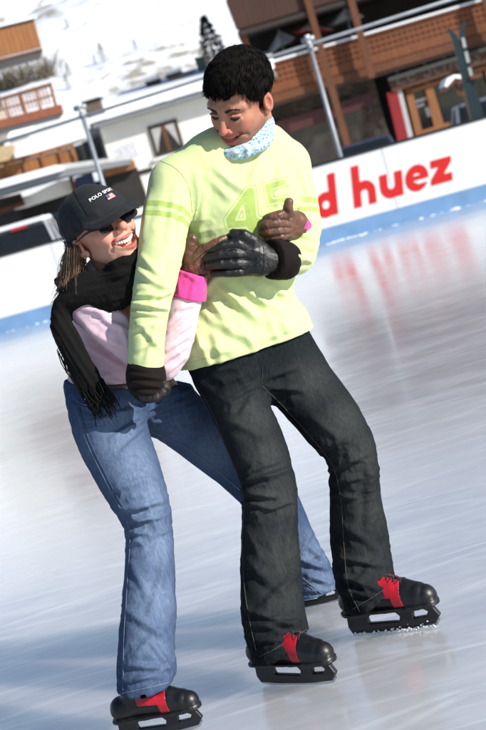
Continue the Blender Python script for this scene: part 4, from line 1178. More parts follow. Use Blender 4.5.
def head_field(female=False, smile=0.6, open_mouth=0.0):
    """field of a head in its own frame: x to the viewer's right, y out of the face, z up; about 0.235 tall"""
    jawx = .041 if female else .049
    cran = el((0, -.016, .040), (.0765, .097, .083))
    face = el((0, .030, -.030), (.0555 if female else .057, .066, .084))
    chin = capsule([(-.012, .074, -.099), (.012, .074, -.099)], .017 if female else .020)
    jaw = mir(capsule([(jawx, .002, -.052), (.030, .050, -.085), (.006, .070, -.098)], [.022, .021, .019]))
    brow = mir(capsule([(.006, .084, .022), (.030, .083, .026), (.050, .064, .020)], [.010, .0105, .011]))
    cheek = mir(el((.039, .060, -.022), (.022, .024, .019)))
    apple = mir(el((.036, .070, -.037), (.016, .0155, .013)))
    bridge = capsule([(0, .087, .016), (0, .104, -.010), (0, .116, -.0285)], [.0085, .0092, .0118]) if female else capsule([(0, .088, .018), (0, .104, -.010), (0, .114, -.030)], [.0088, .0092, .0112])
    wing = mir(el((.0125, .0985, -.034), (.0085, .0115, .0085))) if female else mir(el((.0130, .099, -.036), (.0085, .0115, .0085)))
    socket = mir(el((.032, .100, .003), (.020, .020, .0135)))
    lid = mir(el((.0315, .0715, .000), (.0155, .0150, .0115)))
    lidfold = mir(capsule([(.016, .089, .004), (.031, .0925, .0075), (.046, .083, .003)], .0034))
    bag = mir(capsule([(.018, .088, -.011), (.032, .090, -.0145), (.046, .080, -.010)], .0032))
    muzzle = el((0, .070, -.060), (.036, .027, .030))
    w = .026 + .010 * smile; lift = .014 * smile
    arc = lambda y0, z0, dy, dz: [np.array((x, y0 - dy * (x / w) ** 2, z0 + dz * (x / w) ** 2)) for x in np.linspace(-w, w, 9)]
    mo = open_mouth
    upl = capsule(arc(.0995, -.0575, .026, lift), [.0035, .0048, .0054, .0058, .0056, .0058, .0054, .0048, .0035])
    lol = capsule(arc(.0965, -.0690 - mo * 1.6, .024, lift + mo * 1.5 + .004), [.003, .0048, .0060, .0066, .0068, .0066, .0060, .0048, .003])
    slit = capsule(arc(.1020, -.0628 - mo * .75, .024, lift + mo * .55), [.0016] + [.0022 + mo * .35] + [.0024 + mo * .75] * 5 + [.0022 + mo * .35] + [.0016])
    if open_mouth:
        slit = U(slit, capsule(arc(.088, -.0628 - mo * .75, .022, lift + mo * .55), [.0012, .0016 + mo * .4] + [.002 + mo * .8] * 5 + [.0016 + mo * .4, .0012]))
    fold = mir(capsule([(.017, .098, -.034), (.032, .087, -.046), (.043, .070, -.066)], [.0005, .0008, .0005]))
    es = .80 if female else .90
    ear = mir(lambda Q: smax(el((.0785, -.012, -.013), (.0105, .021 * es, .034 * es))(Q), -el((.088, -.004, -.011), (.008, .011 * es, .020 * es))(Q), .004))
    lobe = mir(el((.0735, .000, -.013 - .028 * es), (.007, .008, .010)))
    neck = capsule([(0, -.030, -.03), (0, -.045, -.10), (0, -.060, -.20)], [.052, .050, .056]) if female else capsule([(0, -.026, -.03), (0, -.024, -.085)], [.056, .054])
    def f(Q):
        d = smin(cran(Q), face(Q), .035)
        d = smin(d, jaw(Q), .022); d = smin(d, chin(Q), .016)
        d = smin(d, brow(Q), .014); d = smin(d, cheek(Q), .020); d = smin(d, muzzle(Q), .022)
        d = smin(d, apple(Q), .014)
        d = smax(d, -socket(Q), .012)
        d = smin(d, lid(Q), .004); d = smin(d, lidfold(Q), .006); d = smin(d, bag(Q), .007)
        d = smin(d, bridge(Q), .010); d = smin(d, wing(Q), .006)
        d = smin(d, upl(Q), .005); d = smin(d, lol(Q), .006)
        d = smax(d, -slit(Q), .0022)
        d = smax(d, -fold(Q), .012)
        d = smin(d, neck(Q), .020)
        d = smin(d, ear(Q), .004); d = smin(d, lobe(Q), .005)
        return d
    marks = dict(upl=upl, lol=lol, lid=lid, w=w, arc=arc, mo=mo, lift=lift)
    return f, marks

def head_mesh(H, female, smile, open_mouth, h=.0021):
    fl, mk = head_field(female, smile, open_mouth)
    f = lambda P: fl(H.local(P)) * H.s
    cs = np.array([H.p(x, y, z) for x in (-.1, .1) for y in (-.13, .13) for z in (-.20, .14)])
    V, F = surface(f, cs.min(0) - .01, cs.max(0) + .01, h * H.s)
    Q = H.local(V)
    lip = np.clip(1 - np.minimum(mk['upl'](Q), mk['lol'](Q)) / .0018, 0, 1) * (Q[:, 1] > .05)
    g = lambda c, r: np.exp(-(((Q - np.asarray(c)) ** 2).sum(1)) / r ** 2)
    red = .55 * (g((.042, .07, -.028), .025) + g((-.042, .07, -.028), .025)) + .9 * g((0, .115, -.028), .02) + .6 * (g((.078, -.01, -.005), .035) + g((-.078, -.01, -.005), .035))
    if female: beard = np.zeros(len(Q))
    else:
        beard = np.clip((-.045 - Q[:, 2] + .25 * np.maximum(0, .05 - Q[:, 1])) / .02, 0, 1) * np.clip((Q[:, 1] + .01) / .03, 0, 1) * np.clip((Q[:, 2] + .13) / .02, 0, 1)
        beard = beard * (1 - lip) * .8
    return V, F, {'lip': lip, 'red': np.clip(red, 0, 1), 'beard': beard}, f, mk

def joined(*parts):
    V = []; F = []; A = {}; n = 0
    for v, f, a in parts:
        V.append(v); F.append(np.asarray(f) + n); n += len(v)
        for k in ('lip', 'red', 'beard'): A.setdefault(k, []).append(a.get(k, np.zeros(len(v))) if a else np.zeros(len(v)))
    return np.concatenate(V), np.concatenate(F), {k: np.concatenate(x) for k, x in A.items()}

HM = Head(240, 98.5, 4.115, 35, 39, 21, 1.0)
hv, hf, ha, headM_f, mkM = head_mesh(HM, False, .85, .005)
innerM = U(offset(lambda P: np.minimum(shirt_f1(P), jeans_m0(P)), -.016), capsule([HM.p(0, -.026, -.07), W(243, 140, 4.175), W(240, 156, 4.19)], [.052, .052, .06]), k=.02)
bv, bf = surface(innerM, np.array([-.75, 3.75, .1]), np.array([.75, 4.55, 1.75]), .012, 1)
V, F, A = joined((hv, hf, ha), (bv, bf, None))
man = mesh_obj('person', V, F, SKIN_M, None, True, man_base, A)
tag(man, 'man in a lime green 45 jersey and dark jeans, head bowed, skating on the ice', 'person')

lo, hi = np.array([-.45, 3.80, .80]), np.array([.40, 4.48, 1.72])
V, F = surface(shirt_f, lo, hi, .0042)
N = vnormals(V, F)
V = V + N * (folds(V, N, F_SHIRT) * 1.75 + cloth_noise(.0018, 13, .0016, 26, 1)(V, N) + crumple(V, [(150, 305, 26, .0042), (196, 225, 24, .004), (170, 260, 30, .0028), (225, 305, 45, .0042), (265, 300, 45, .0035), (300, 250, 24, .004), (200, 350, 40, .0028), (280, 175, 26, .003)], 19, 81, (1, 1, 1.6)))[:, None]
shirt = mesh_obj('jersey', V, F, LIME, man, True, None, shirt_attrs(V, vnormals(V, F)))

V, F = surface(jeans_m, np.array([-.40, 3.80, .08]), np.array([.55, 4.50, 1.1]), .0046)
N = vnormals(V, F)
V = V + N * (folds(V, N, F_JEANM) * 1.5 + jm_noise(V, N) * .7 + crumple(V, [(262, 490, 34, .009), (352, 470, 32, .009), (275, 640, 40, .010), (365, 590, 40, .010), (250, 385, 34, .007), (275, 560, 40, .005), (362, 535, 36, .005)], 22, 91, (1, 1, 1.9)))[:, None]
wz = wear_attr([(245, 420, 30, .8), (262, 460, 26, .9), (272, 500, 30, .8), (275, 550, 34, .7), (280, 600, 30, .5), (310, 385, 26, .8), (340, 425, 26, .95), (356, 460, 26, .9), (362, 510, 30, .7), (366, 560, 28, .5)])
pass
jeansM = mesh_obj('jeans', V, F, DENIM_M, man, True, None, wz(V, vnormals(V, F)))

def on_surface(o, pts, lift=.0015, sub=6):
    """photo-pixel polyline -> 3-D polyline lying on the mesh of o"""
    b = wloc(o)
    bv = BVHTree.FromPolygons([tuple(np.array(v.co) + b) for v in o.data.vertices], [tuple(p.vertices) for p in o.data.polygons])
    out = []
    P2 = spline(np.asarray(pts, float), sub)
    for x, y in P2:
        d = nrm(W(x, y, 4.0) - CAMP)
        hit = bv.ray_cast(Vector(tuple(CAMP)), Vector(tuple(d)))
        if hit[0] is not None:
            out.append(np.array(hit[0]) + np.array(hit[1]) * lift)
    return out

def seam(o, pts, r, m, name='seam', lift=.0008):
    q = on_surface(o, pts, lift)
    if len(q) < 3: return None
    # drop jumps
    keep = [q[0]]
    for a in q[1:]:
        if np.linalg.norm(a - keep[-1]) < .06: keep.append(a)
    mb = MB(); mb.tube(keep, r, 5)
    return mb.build(name, m, o, True)
JSEAM = plain('jersey_seam', (0.46, 0.54, 0.24), .9)
for q in ([(158, 160), (172, 166), (183, 176), (190, 192), (192, 212)],): seam(shirt, q, .0011, JSEAM, 'seam', .0002)
seam(jeansM, [(188, 373), (206, 400), (222, 435), (236, 470), (244, 500), (243, 545), (246, 600), (256, 650)], .0010, THREAD_M)
seam(jeansM, [(262, 386), (285, 408), (312, 438), (333, 466), (341, 500), (344, 545), (348, 585), (360, 612)], .0009, THREAD_M)
seam(jeansM, [(259, 657), (280, 646), (307, 629)], .0009, THREAD_M)
seam(jeansM, [(353, 609), (376, 595), (397, 580)], .0009, THREAD_M)
seam(jeansM, [(262, 366), (262, 376), (259, 388)], .0016, SEAM_D)

# --- bandana round the neck
na = nrm(W(278, 129, 4.17) - W(206, 150, 4.17)); nb_ = nrm(np.array([0, 1.0, .42])); nc = nrm(np.cross(na, nb_))
ringp = [W(246, 128, 4.168) + na * .063 * math.cos(a) + nb_ * .066 * math.sin(a) for a in np.linspace(0, 2 * math.pi, 21)]
ring2 = [W(241, 141, 4.165) + na * .074 * math.cos(a) + nb_ * .078 * math.sin(a) for a in np.linspace(0, 2 * math.pi, 21)]
band_f = U(capsule(ringp, .016), capsule(ring2, .018), k=.022)
bq = np.array(ringp + ring2)
grid_mesh('bandana', band_f, [bq.min(0) - .03, bq.max(0) + .03], .0032, BANDANA, man,
          noise=lambda V, N: .005 * (0.5 - np.abs(vnoise(V * np.array([1, 1, 2.2]), 38, 8))))

# --- hair: a cap over the skull and a few thousand short locks standing out of it
def hair_cap(H, hairline):
    skull = el((0, -.016, .040), (.0765, .097, .083))
    def f(Q):
        d = skull(Q) - .010 - .003 * np.clip(Q[:, 2] / .08, 0, 1)
        return np.maximum(d, -hairline(Q)) if hairline else d
    return f
def line_m(Q):
    # positive where hair grows
    ax = np.abs(Q[:, 0])
    front = .063 + .004 * np.sin(Q[:, 0] * 160) - .10 * np.clip(ax - .045, 0, 1)          # height of the hairline over the forehead
    side = np.where(ax > .05, -.030 + .9 * np.clip(Q[:, 1] - .012, 0, 1), front)
    zmin = np.where(Q[:, 1] > .045, front, np.where(Q[:, 1] > -.005, side, -.052))
    zmin = np.where((Q[:, 1] > .012) & (ax > .05), np.maximum(zmin, .004 + 1.2 * (Q[:, 1] - .012)), zmin)
    return Q[:, 2] - zmin
hcap = hair_cap(HM, None)
hair_fl = lambda Q: smax(hcap(Q) + .0012 * vnoise(Q, 60, 4), -line_m(Q) * .7, .006)
hair_f = lambda P: hair_fl(HM.local(P)) * HM.s
cs = np.array([HM.p(x, y, z) for x in (-.12, .12) for y in (-.14, .12) for z in (-.08, .16)])
V, F = surface(hair_f, cs.min(0), cs.max(0), .0035)
N = vnormals(V, F)
rng = np.random.default_rng(5)
LV = []; LF = []
Q = HM.local(V); out = (Q[:, 2] > -.05)
areaidx = rng.choice(np.nonzero(out)[0], 19000)
fl3 = np.stack([vnoise(Q, 34, 71), vnoise(Q, 34, 72), vnoise(Q, 34, 73)], 1)
for i in areaidx:
    p = V[i] - N[i] * .004; q = Q[i]
    crown = np.array([-.01, -.05, .12])
    away = nrm(q - crown)
    nl = np.array([N[i] @ HM.R, N[i] @ HM.F, N[i] @ HM.U])
    flow = nrm(away * 0.8 + np.array([.10, .75, -.12]) * (1 if q[2] > .05 else .25) + np.array([0, 0, -.5]) * (q[2] < .06) + rng.normal(0, .10, 3) + fl3[i] * .12)
    d = nrm(flow - nl * (flow @ nl) * .9 + nl * (rng.uniform(.06, .26) if rng.random() < .95 else rng.uniform(.25, .5)))
    dw = d[0] * HM.R + d[1] * HM.F + d[2] * HM.U
    L = rng.uniform(.018, .032) * (1.0 if q[2] > .03 else .6)
    side = nrm(np.cross(dw, N[i])); w = rng.uniform(.0005, .0011)
    bend = -N[i] * L * .22
    p1 = p + dw * L * .55; p2 = p + dw * L + bend
    k = len(LV)
    LV += [p - side * w, p + side * w, p + N[i] * w * .9, p1 - side * w * .8, p1 + side * w * .8, p1 + N[i] * w * .8, p2]
    LF += [(k, k + 1, k + 4, k + 3), (k + 1, k + 2, k + 5, k + 4), (k + 2, k, k + 3, k + 5), (k + 3, k + 4, k + 6), (k + 4, k + 5, k + 6), (k + 5, k + 3, k + 6)]
n0 = len(V)
mesh_obj('hair', np.concatenate([V, np.array(LV)]), [tuple(f) for f in F] + [tuple(n0 + j for j in f) for f in LF], HAIR_M, man, True)
# brows and lash lines
mb = MB()
for s in (-1, 1):
    for k in range(120):
        t = k / 119; x = .012 + .034 * t
        b = HM.p(s * x, .0950 - .017 * t * t, .019 + .009 * math.sin(t * 2.6) - .005 * t + rng.uniform(-.0036, .0036) * (1 - .5 * t))
        e = b + HM.s * (HM.R * s * .008 + HM.F * .0015 + HM.U * rng.uniform(.000, .003))
        mb.tube([b, (b + e) / 2 + HM.F * .001, e], [.0008, .0007, .0002], 4)
mb.build('eyebrows', BROW, man, True)
mb = MB()
for s in (-1, 1):
    mb.tube([HM.p(s * x, y, z) for x, y, z in ((.0165, .0868, -.003), (.024, .0895, -.0060), (.032, .0898, -.0070), (.040, .0865, -.0058), (.0465, .0805, -.002))], [.0008, .0019, .0023, .0020, .0010], 5)
mb.build('eyelashes', BROW, man, True)
mb = MB(); a = mkM['arc'](.0945, -.0610, .023, mkM['lift'])
for i in range(1, 8):
    pass
mb.tube([HM.p(*(q + np.array([0, 0, 0]))) for q in a[1:-1]], [.0016, .0030, .0036, .0038, .0036, .0030, .0016], 6)
mb.build('teeth', TEETH, man, True)
# ------------------------------------------------------------------ gloves
def glove(name, parent, palm, fingers, thumb, mat, cuff=None, cuff_mat=None, k=.006, noise=.0012, label=None, h=.0026, rad=None, cuff_name='cuff'):
    fs = [limbfrom(*palm_) if isinstance(palm_, tuple) else palm_ for palm_ in palm]
    pf = U(*fs, k=.014)
    ff = None
    allp = []
    for pts, r in fingers:
        g = limbfrom(pts, r); allp += [W(*p) for p in pts]
        ff = g if ff is None else (lambda A, B: (lambda P: smin(A(P), B(P), .0025)))(ff, g)
    tf = limbfrom(*thumb); allp += [W(*p) for p in thumb[0]]
    f = lambda P: smin(smin(pf(P), ff(P), k), tf(P), k * 1.3)
    for palm_ in palm:
        if isinstance(palm_, tuple): allp += [W(*p) for p in palm_[0]]
    Q = np.array(allp); lo, hi = Q.min(0) - .06, Q.max(0) + .06
    V, F = surface(f, lo, hi, h)
    N = vnormals(V, F)
    V = V + N * (noise * fbm(V, 70, 3, 2) + noise * .8 * (0.5 - np.abs(vnoise(V, 110, 9))))[:, None]
    o = mesh_obj(name, V, F, mat, parent, True)
    if label: o['label'] = label
    if cuff is not None:
        lo2, hi2 = cuff[1]
        grid_mesh(cuff_name, cuff[0], [lo2, hi2], .003, cuff_mat or mat, o, noise=cuff[2] if len(cuff) > 2 else None)
    return o

# man's left hand, black leather, lying over hers on his belly
lo2, hi2 = box_of((264, 240, 4.03), (290, 280, 4.10), m=.11)
cuffL = loft([(267, 238.5, 4.05, 265, 277, 4.05, .034), (276, 239, 4.058, 274, 279.5, 4.058, .044), (287, 241.5, 4.075, 284, 279.5, 4.075, .046)], 3)
cn = W(262, 259, 4.045) - W(285, 260, 4.115)
cuffL = cut(cut(cuffL, W(268, 259, 4.060), cn, .006), W(285, 261, 4.110), -cn, .006)
gl = glove('glove', man, [([(272, 258, 4.065), (258, 255, 4.047), (247, 251, 4.040)], [.030, .029, .024]), ([(273, 263, 4.065), (258, 266, 4.050), (247, 267, 4.045)], [.031, .029, .022])],
      [([(249, 247, 4.037), (238, 244.5, 4.025), (223, 245.5, 4.023), (210, 249, 4.040)], [.0155, .0150, .0140, .0120]),
       ([(248, 255, 4.035), (236, 253.5, 4.021), (220, 254.5, 4.020), (206.5, 258, 4.037)], [.0150, .0148, .0138, .0120]),
       ([(248, 263, 4.037), (237, 263.5, 4.024), (221, 264, 4.023), (208, 266, 4.040)], [.0145, .0140, .0132, .0115]),
       ([(249, 271, 4.043), (239, 272.5, 4.032), (226, 273, 4.031), (214, 273.5, 4.043)], [.0130, .0125, .0118, .0100])],
      ([(262, 249, 4.050), (253, 241, 4.035), (244, 235.5, 4.027), (234, 234, 4.030)], [.020, .0180, .0170, .0145]),
      BLACK_LEATHER, (cuffL, (lo2, hi2), lambda V, N: .0013 * (.5 - np.abs(vnoise(V * np.array([1, 1, .25]), 130, 6))) + .0015 * fbm(V, 30, 7, 2)), RIB, noise=.0009, label='black leather glove spread over the brown one')

for q in ([(241, 249.5), (249, 250), (258, 252)], [(240, 258.5), (249, 258.5), (259, 258.5)], [(241, 267), (249, 267), (258, 265)], [(262, 241), (264, 252), (264, 266), (262, 275)]): seam(gl, q, .0011, BLACK_LEATHER, 'stitched_seam')
# man's right hand, dark glove with a baggy knitted cuff, down at her hip
cuffR = loft([(128.5, 362, 3.96, 162, 364, 3.96, .044), (125.5, 374, 3.96, 166, 375, 3.96, .054), (127, 382, 3.96, 166, 383, 3.965, .053), (133, 388, 3.965, 163, 389, 3.965, .042)], 3)
lo2, hi2 = box_of((125, 362, 3.96), (168, 404, 3.97), m=.07)
glove('glove', man, [([(146, 382, 3.965), (150, 388, 3.96)], [.038, .033])],
      [([(140, 389, 3.945), (144, 396, 3.935), (150, 397, 3.93)], [.014, .0135, .012]), ([(147, 391, 3.94), (151, 397, 3.93), (157, 397, 3.928)], [.014, .0135, .012]),
       ([(153, 390, 3.94), (158, 395, 3.93), (163, 392, 3.93)], [.0135, .013, .0115]), ([(157, 386, 3.945), (162, 390, 3.935), (166, 387, 3.935)], [.013, .0122, .011])],
      ([(157, 382, 3.95), (163, 386, 3.94), (167, 390, 3.945)], [.016, .0145, .0125]), leather('dark_brown_leather', (0.014, 0.009, 0.008), .5),
      (cuffR, (lo2, hi2), lambda V, N: folds(V, N, [(127, 374, 165, 379, 2.2, .006), (127, 382, 164, 387, 2.2, .006), (130, 391, 160, 394, 2.2, .005), (128, 368, 150, 371, 2, .003)])), RIB, noise=.002, label='dark brown glove with a baggy knitted cuff')
# ================================================================== THE WOMAN
wom_base = WZ(235, 675, 0.0)
legR_w = loft([(66, 392, 4.15, 150, 388, 4.25, .105), (72, 424, 4.10, 146, 424, 4.16, .10), (89, 462, 4.04, 157.5, 462, 4.06, .086), (108, 494, 3.99, 167, 492, 3.99, .078), (125, 525, 3.975, 172, 522, 3.975, .068),
               (125, 565, 3.95, 174.5, 560, 3.945, .070), (121, 610, 3.90, 175.5, 606, 3.89, .078), (118.5, 655, 3.86, 174.5, 650, 3.85, .086), (117, 722, 3.835, 176, 710, 3.825, .095)], 3)
legL_w = loft([(112, 410, 4.22, 184, 372, 4.30, .10), (150, 434, 4.29, 196, 392, 4.33, .095), (181, 455, 4.36, 224, 414, 4.38, .088), (216, 481, 4.43, 258, 446, 4.43, .078), (246, 509, 4.47, 290, 480, 4.47, .072),
               (266, 545, 4.49, 313, 530, 4.49, .068), (286, 585, 4.51, 330, 566, 4.51, .072), (300, 612, 4.52, 340, 592, 4.52, .078), (312, 640, 4.52, 352, 620, 4.52, .08)], 3)
hW1 = W(147, 695, 3.76); hW1_n = nrm(np.cross(W(174, 687, 3.95) - W(118.5, 699, 3.95), [0, 1.0, .12])); hW1_n *= -1 if hW1_n[2] > 0 else 1
hW2 = W(326, 606, 4.50); hW2_n = nrm(W(334, 622, 4.50) - W(326, 606, 4.50))
jeans_w0 = U(cut(legR_w, hW1, hW1_n), cut(legL_w, hW2, hW2_n), k=.016)
wtop = W(110, 383, 4.2); wtop_n = nrm(W(111, 370, 4.2) - wtop)
jeans_w = lambda P: smax(jeans_w0(P), (P - wtop) @ wtop_n, .004)
tors_w = loft([(88, 286, 4.14, 148, 268, 4.30, .075), (79, 318, 4.13, 152, 308, 4.30, .098), (77, 350, 4.15, 150, 346, 4.28, .094), (69, 388, 4.15, 152, 384, 4.26, .104), (66, 398, 4.15, 152, 394, 4.26, .106)], 3)
armRw = limbfrom([(90, 309, 4.09), (115, 331, 4.05), (140, 352, 4.045), (163, 364, 4.05)], [.056, .053, .049, .045])
foreRw = limbfrom([(164, 363, 4.05), (172, 350, 4.045), (179, 330, 4.045), (187, 294, 4.06)], [.045, .047, .046, .043])
armLw = limbfrom([(142, 284, 4.33), (185, 300, 4.43), (240, 285, 4.46), (286, 250, 4.30), (301, 228, 4.20), (298, 226, 4.165)], [.055, .05, .045, .04, .034, .030])
shw_f = U(cut(tors_w, W(110, 390, 4.2), W(109, 400, 4.2) - W(110, 390, 4.2)), armRw, foreRw, armLw, k=.014)
HW = Head(101, 230, 4.11, -31, -5, -14, 1.03)
hv, hf, ha, headW_f, mkW = head_mesh(HW, True, 1.0, .010, .0020)
innerW = U(offset(lambda P: np.minimum(shw_f(P), jeans_w0(P)), -.035), capsule([HW.p(0, -.05, -.12), W(112, 292, 4.2)], [.05, .06]), k=.02)
bv, bf = surface(innerW, np.array([-.80, 3.75, .1]), np.array([.45, 4.75, 1.4]), .012, 1)
V, F, A = joined((hv, hf, ha), (bv, bf, None))
wom = mesh_obj('person', V, F, SKIN_W, None, True, wom_base, A)
tag(wom, 'laughing woman in a black cap, scarf and pink top hugging the man from his side', 'person')

F_PINK = [(78, 318, 112, 345, 3, .005), (82, 308, 124, 318, 3, .006), (96, 312, 128, 330, 3, .006, 2), (100, 335, 132, 352, 3, .005), (86, 326, 118, 356, 3, .004), (110, 308, 130, 322, 2.6, .006), (118, 322, 128, 345, 2.6, .005),
          (78, 350, 100, 372, 3, .005), (86, 345, 128, 372, 3, .005), (76, 366, 120, 380, 3, .005), (84, 376, 126, 384, 2.5, .005), (100, 362, 128, 378, 3, .004),
          (166, 334, 190, 312, 2.4, .006), (165, 344, 192, 322, 2.4, .006), (164, 352, 188, 336, 2.4, .006), (164, 362, 186, 346, 2.4, .005), (166, 326, 184, 306, 2.4, .004), (168, 372, 184, 358, 2.2, .005), (176, 310, 196, 304, 2.2, .004)]
V, F = surface(shw_f, np.array([-.62, 3.9, .75]), np.array([.30, 4.62, 1.25]), .0042)
N = vnormals(V, F)
V = V + N * (folds(V, N, F_PINK) * 1.35 + cloth_noise(.0015, 14, .0015, 28, 21)(V, N) + crumple(V, [(115, 330, 40, .0035), (100, 370, 40, .003), (178, 345, 40, .0032)], 22, 97, (1, 1, 1.8)))[:, None]
top = mesh_obj('long_sleeved_top', V, F, PINK, wom, True)

# magenta turned-back cuff of her right sleeve, and the other one at his side
ck = loft([(170.5, 297, 4.055, 205, 305, 4.055, .050), (172.5, 286, 4.065, 206.5, 294, 4.065, .051), (176, 270, 4.075, 206, 280, 4.075, .048)], 3)
ck = cut(cut(ck, W(189, 299, 4.055), W(187, 310, 4.055) - W(189, 299, 4.055), .004), W(191, 273, 4.075), W(194, 262, 4.075) - W(191, 273, 4.075), .004)
lo2, hi2 = box_of((168, 266, 4.0), (210, 312, 4.03), m=.05)
grid_mesh('sleeve_cuff', ck, [lo2, hi2], .0032, MAGENTA, wom, folds_list=[(196, 276, 190, 300, 2.4, .006), (178, 276, 180, 296, 2.6, .004), (205, 286, 192, 296, 2, .006), (184, 272, 200, 284, 2, .004)], noise=cloth_noise(.0015, 30, .001, 50, 4))
ck2 = limbfrom([(304, 226, 4.15), (299.5, 225, 4.125)], [.026, .024])
lo2, hi2 = box_of((290, 210, 4.05), (306, 240, 4.12), m=.05)
grid_mesh('sleeve_cuff', ck2, [lo2, hi2], .0032, MAGENTA, wom, noise=cloth_noise(.002, 30, .001, 50, 5))

# her right glove (brown), slid under his black one
glR = glove('glove', wom, [([(192, 274, 4.082), (194, 262, 4.067), (202, 254, 4.057)], [.034, .031, .026]), ([(190, 268, 4.082), (190, 256, 4.072)], [.026, .020])],
      [([(200, 253, 4.057), (209, 247, 4.037), (219, 241.5, 4.030), (230, 236.5, 4.044)], [.0145, .0140, .0130, .0115]),
       ([(204, 258, 4.057), (213, 253, 4.044), (224, 249, 4.047), (234, 247, 4.062)], [.0145, .0138, .0130, .0115]),
       ([(205, 264, 4.060), (214, 261, 4.052), (226, 260, 4.057), (235, 260, 4.067)], [.014, .0130, .012, .011]),
       ([(204, 271, 4.067), (212, 271, 4.062), (222, 271, 4.062)], [.013, .012, .011])],
      ([(190, 260, 4.072), (188.5, 250, 4.057), (191, 243, 4.047), (193, 238, 4.044)], [.019, .0165, .0135, .0120]), BROWN_LEATHER, noise=.0018)
# her left glove (brown), come round his back, thumb up
glL = glove('glove', wom, [([(297, 222, 4.125), (287, 221, 4.095)], [.030, .028]), ([(297, 231, 4.125), (287, 231, 4.095)], [.026, .025])],
      [([(289, 216, 4.085), (280, 215, 4.063), (271, 217, 4.060), (265.5, 220, 4.077)], [.0138, .0132, .0125, .0110]),
       ([(288, 223.5, 4.083), (278, 223, 4.059), (267, 224.5, 4.057), (261.5, 227, 4.075)], [.0138, .0132, .0125, .0110]),
       ([(288, 230, 4.083), (279, 230.5, 4.061), (269, 232, 4.060), (263.5, 233.5, 4.077)], [.0132, .0126, .0118, .0105]),
       ([(289, 236, 4.087), (281, 237, 4.067), (273, 238, 4.067), (268, 239, 4.080)], [.0120, .0114, .0108, .0095])],
      ([(291, 220, 4.095), (288.5, 213, 4.075), (288, 207, 4.065), (289, 202, 4.063)], [.0175, .0145, .0130, .0118]), BROWN_LEATHER, noise=.0014)

GSEAM = plain('glove_seam', (.022, .009, .006), .7)
for q in ([(272, 220), (280, 219.5), (290, 220)], [(270, 228), (280, 227), (291, 227)], [(272, 235), (281, 234.5), (290, 233)]): seam(glL, q, .0010, GSEAM, 'stitched_seam', .0003)
for q in ([(194, 263), (200, 256), (208, 250), (218, 245)], [(197, 269), (204, 262), (212, 257)], [(180, 270), (192, 272), (204, 277)]): seam(glR, q, .0010, GSEAM, 'stitched_seam', .0003)
# jeans
F_JEANW = [(80, 405, 120, 412, 3, .005), (150, 405, 100, 420, 3, .005), (150, 415, 110, 440, 3, .005), (152, 425, 120, 455, 3, .004), (150, 408, 180, 392, 2.4, .006), (152, 415, 186, 400, 2.4, .006), (154, 423, 190, 412, 2.4, .006), (158, 404, 172, 388, 2, .005),
           (160, 430, 200, 430, 3, .004), (108, 492, 150, 478, 3, .005), (120, 510, 165, 500, 3, .007), (126, 522, 160, 516, 2.6, .007), (126, 531, 150, 534, 2.4, .006), (128, 545, 168, 530, 3, .004), (130, 560, 150, 600, 4, .004), (168, 550, 150, 620, 4, .004),
           (126, 610, 170, 640, 4, .005), (170, 620, 130, 660, 4, .005), (124, 665, 168, 668, 3, .006), (122, 680, 160, 676, 2.5, .005), (150, 640, 172, 672, 3, .005),
           (312, 530, 296, 560, 3, .006), (300, 560, 330, 570, 2.5, .008), (306, 575, 334, 584, 2.4, .007), (304, 590, 332, 590, 2.4, .006), (308, 545, 322, 560, 2.4, .005)]
V, F = surface(jeans_w, np.array([-.62, 3.75, .05]), np.array([.42, 4.72, 1.05]), .0046)
N = vnormals(V, F)
V = V + N * (folds(V, N, F_JEANW) * 1.5 + cloth_noise(.002, 12, .002, 24, 33)(V, N) + crumple(V, [(140, 520, 30, .010), (148, 675, 36, .009), (165, 405, 30, .008), (318, 580, 34, .012), (110, 412, 40, .004), (150, 600, 40, .004)], 22, 95, (1, 1, 1.9)))[:, None]
wz = wear_attr([(110, 440, 34, .9), (132, 470, 32, 1.0), (148, 500, 30, 1.0), (152, 545, 34, .9), (152, 600, 38, .8), (150, 650, 34, .7), (175, 430, 26, .5), (210, 452, 26, .6), (315, 550, 24, .7), (325, 585, 20, .7)])
jeansW = mesh_obj('jeans', V, F, DENIM_W, wom, True, None, wz(V, vnormals(V, F)))
for pts, r, m in (([(76, 408), (86, 440), (104, 478), (122, 512), (130, 535), (127, 590), (124, 640), (123, 694)], .0011, THREAD_W), ([(79, 407), (89, 439), (107, 477), (125, 511)], .0016, SEAM_W),
                  ([(119, 694), (147, 688), (174, 681)], .0015, THREAD_W), ([(150, 431), (180, 444), (206, 462), (240, 490)], .0015, THREAD_W), ([(150, 434), (180, 447), (206, 465)], .0014, SEAM_W),
                  ([(303, 578), (320, 592), (334, 600)], .0014, THREAD_W), ([(304, 582), (320, 596), (332, 603)], .0013, SEAM_W), ([(322, 603), (330, 592), (337, 588)], .0014, THREAD_W),
                  ([(73, 398), (82, 404), (96, 405), (106, 398)], .0016, THREAD_W), ([(73, 400), (82, 406), (97, 407), (108, 399)], .0014, SEAM_W)):
    seam(jeansW, pts, r, m)
mb = MB(); q = on_surface(jeansW, [(86, 399), (86.6, 399.3), (87.2, 399.6)], .001, 2)
if q: mb.tube([q[0], q[0] + (CAMP - q[0]) / np.linalg.norm(CAMP - q[0]) * .004], .006, 10)
mb.build('rivet_button', STEEL, jeansW, True)
bl = loft([(68, 379, 4.15, 153, 377, 4.26, .110), (67, 392, 4.15, 153, 390, 4.26, .112)], 2)
bl = cut(cut(bl, W(110, 380, 4.2), W(110, 370, 4.2) - W(110.5, 380, 4.2)), W(110, 390.5, 4.2), W(110.5, 400, 4.2) - W(110, 390, 4.2))
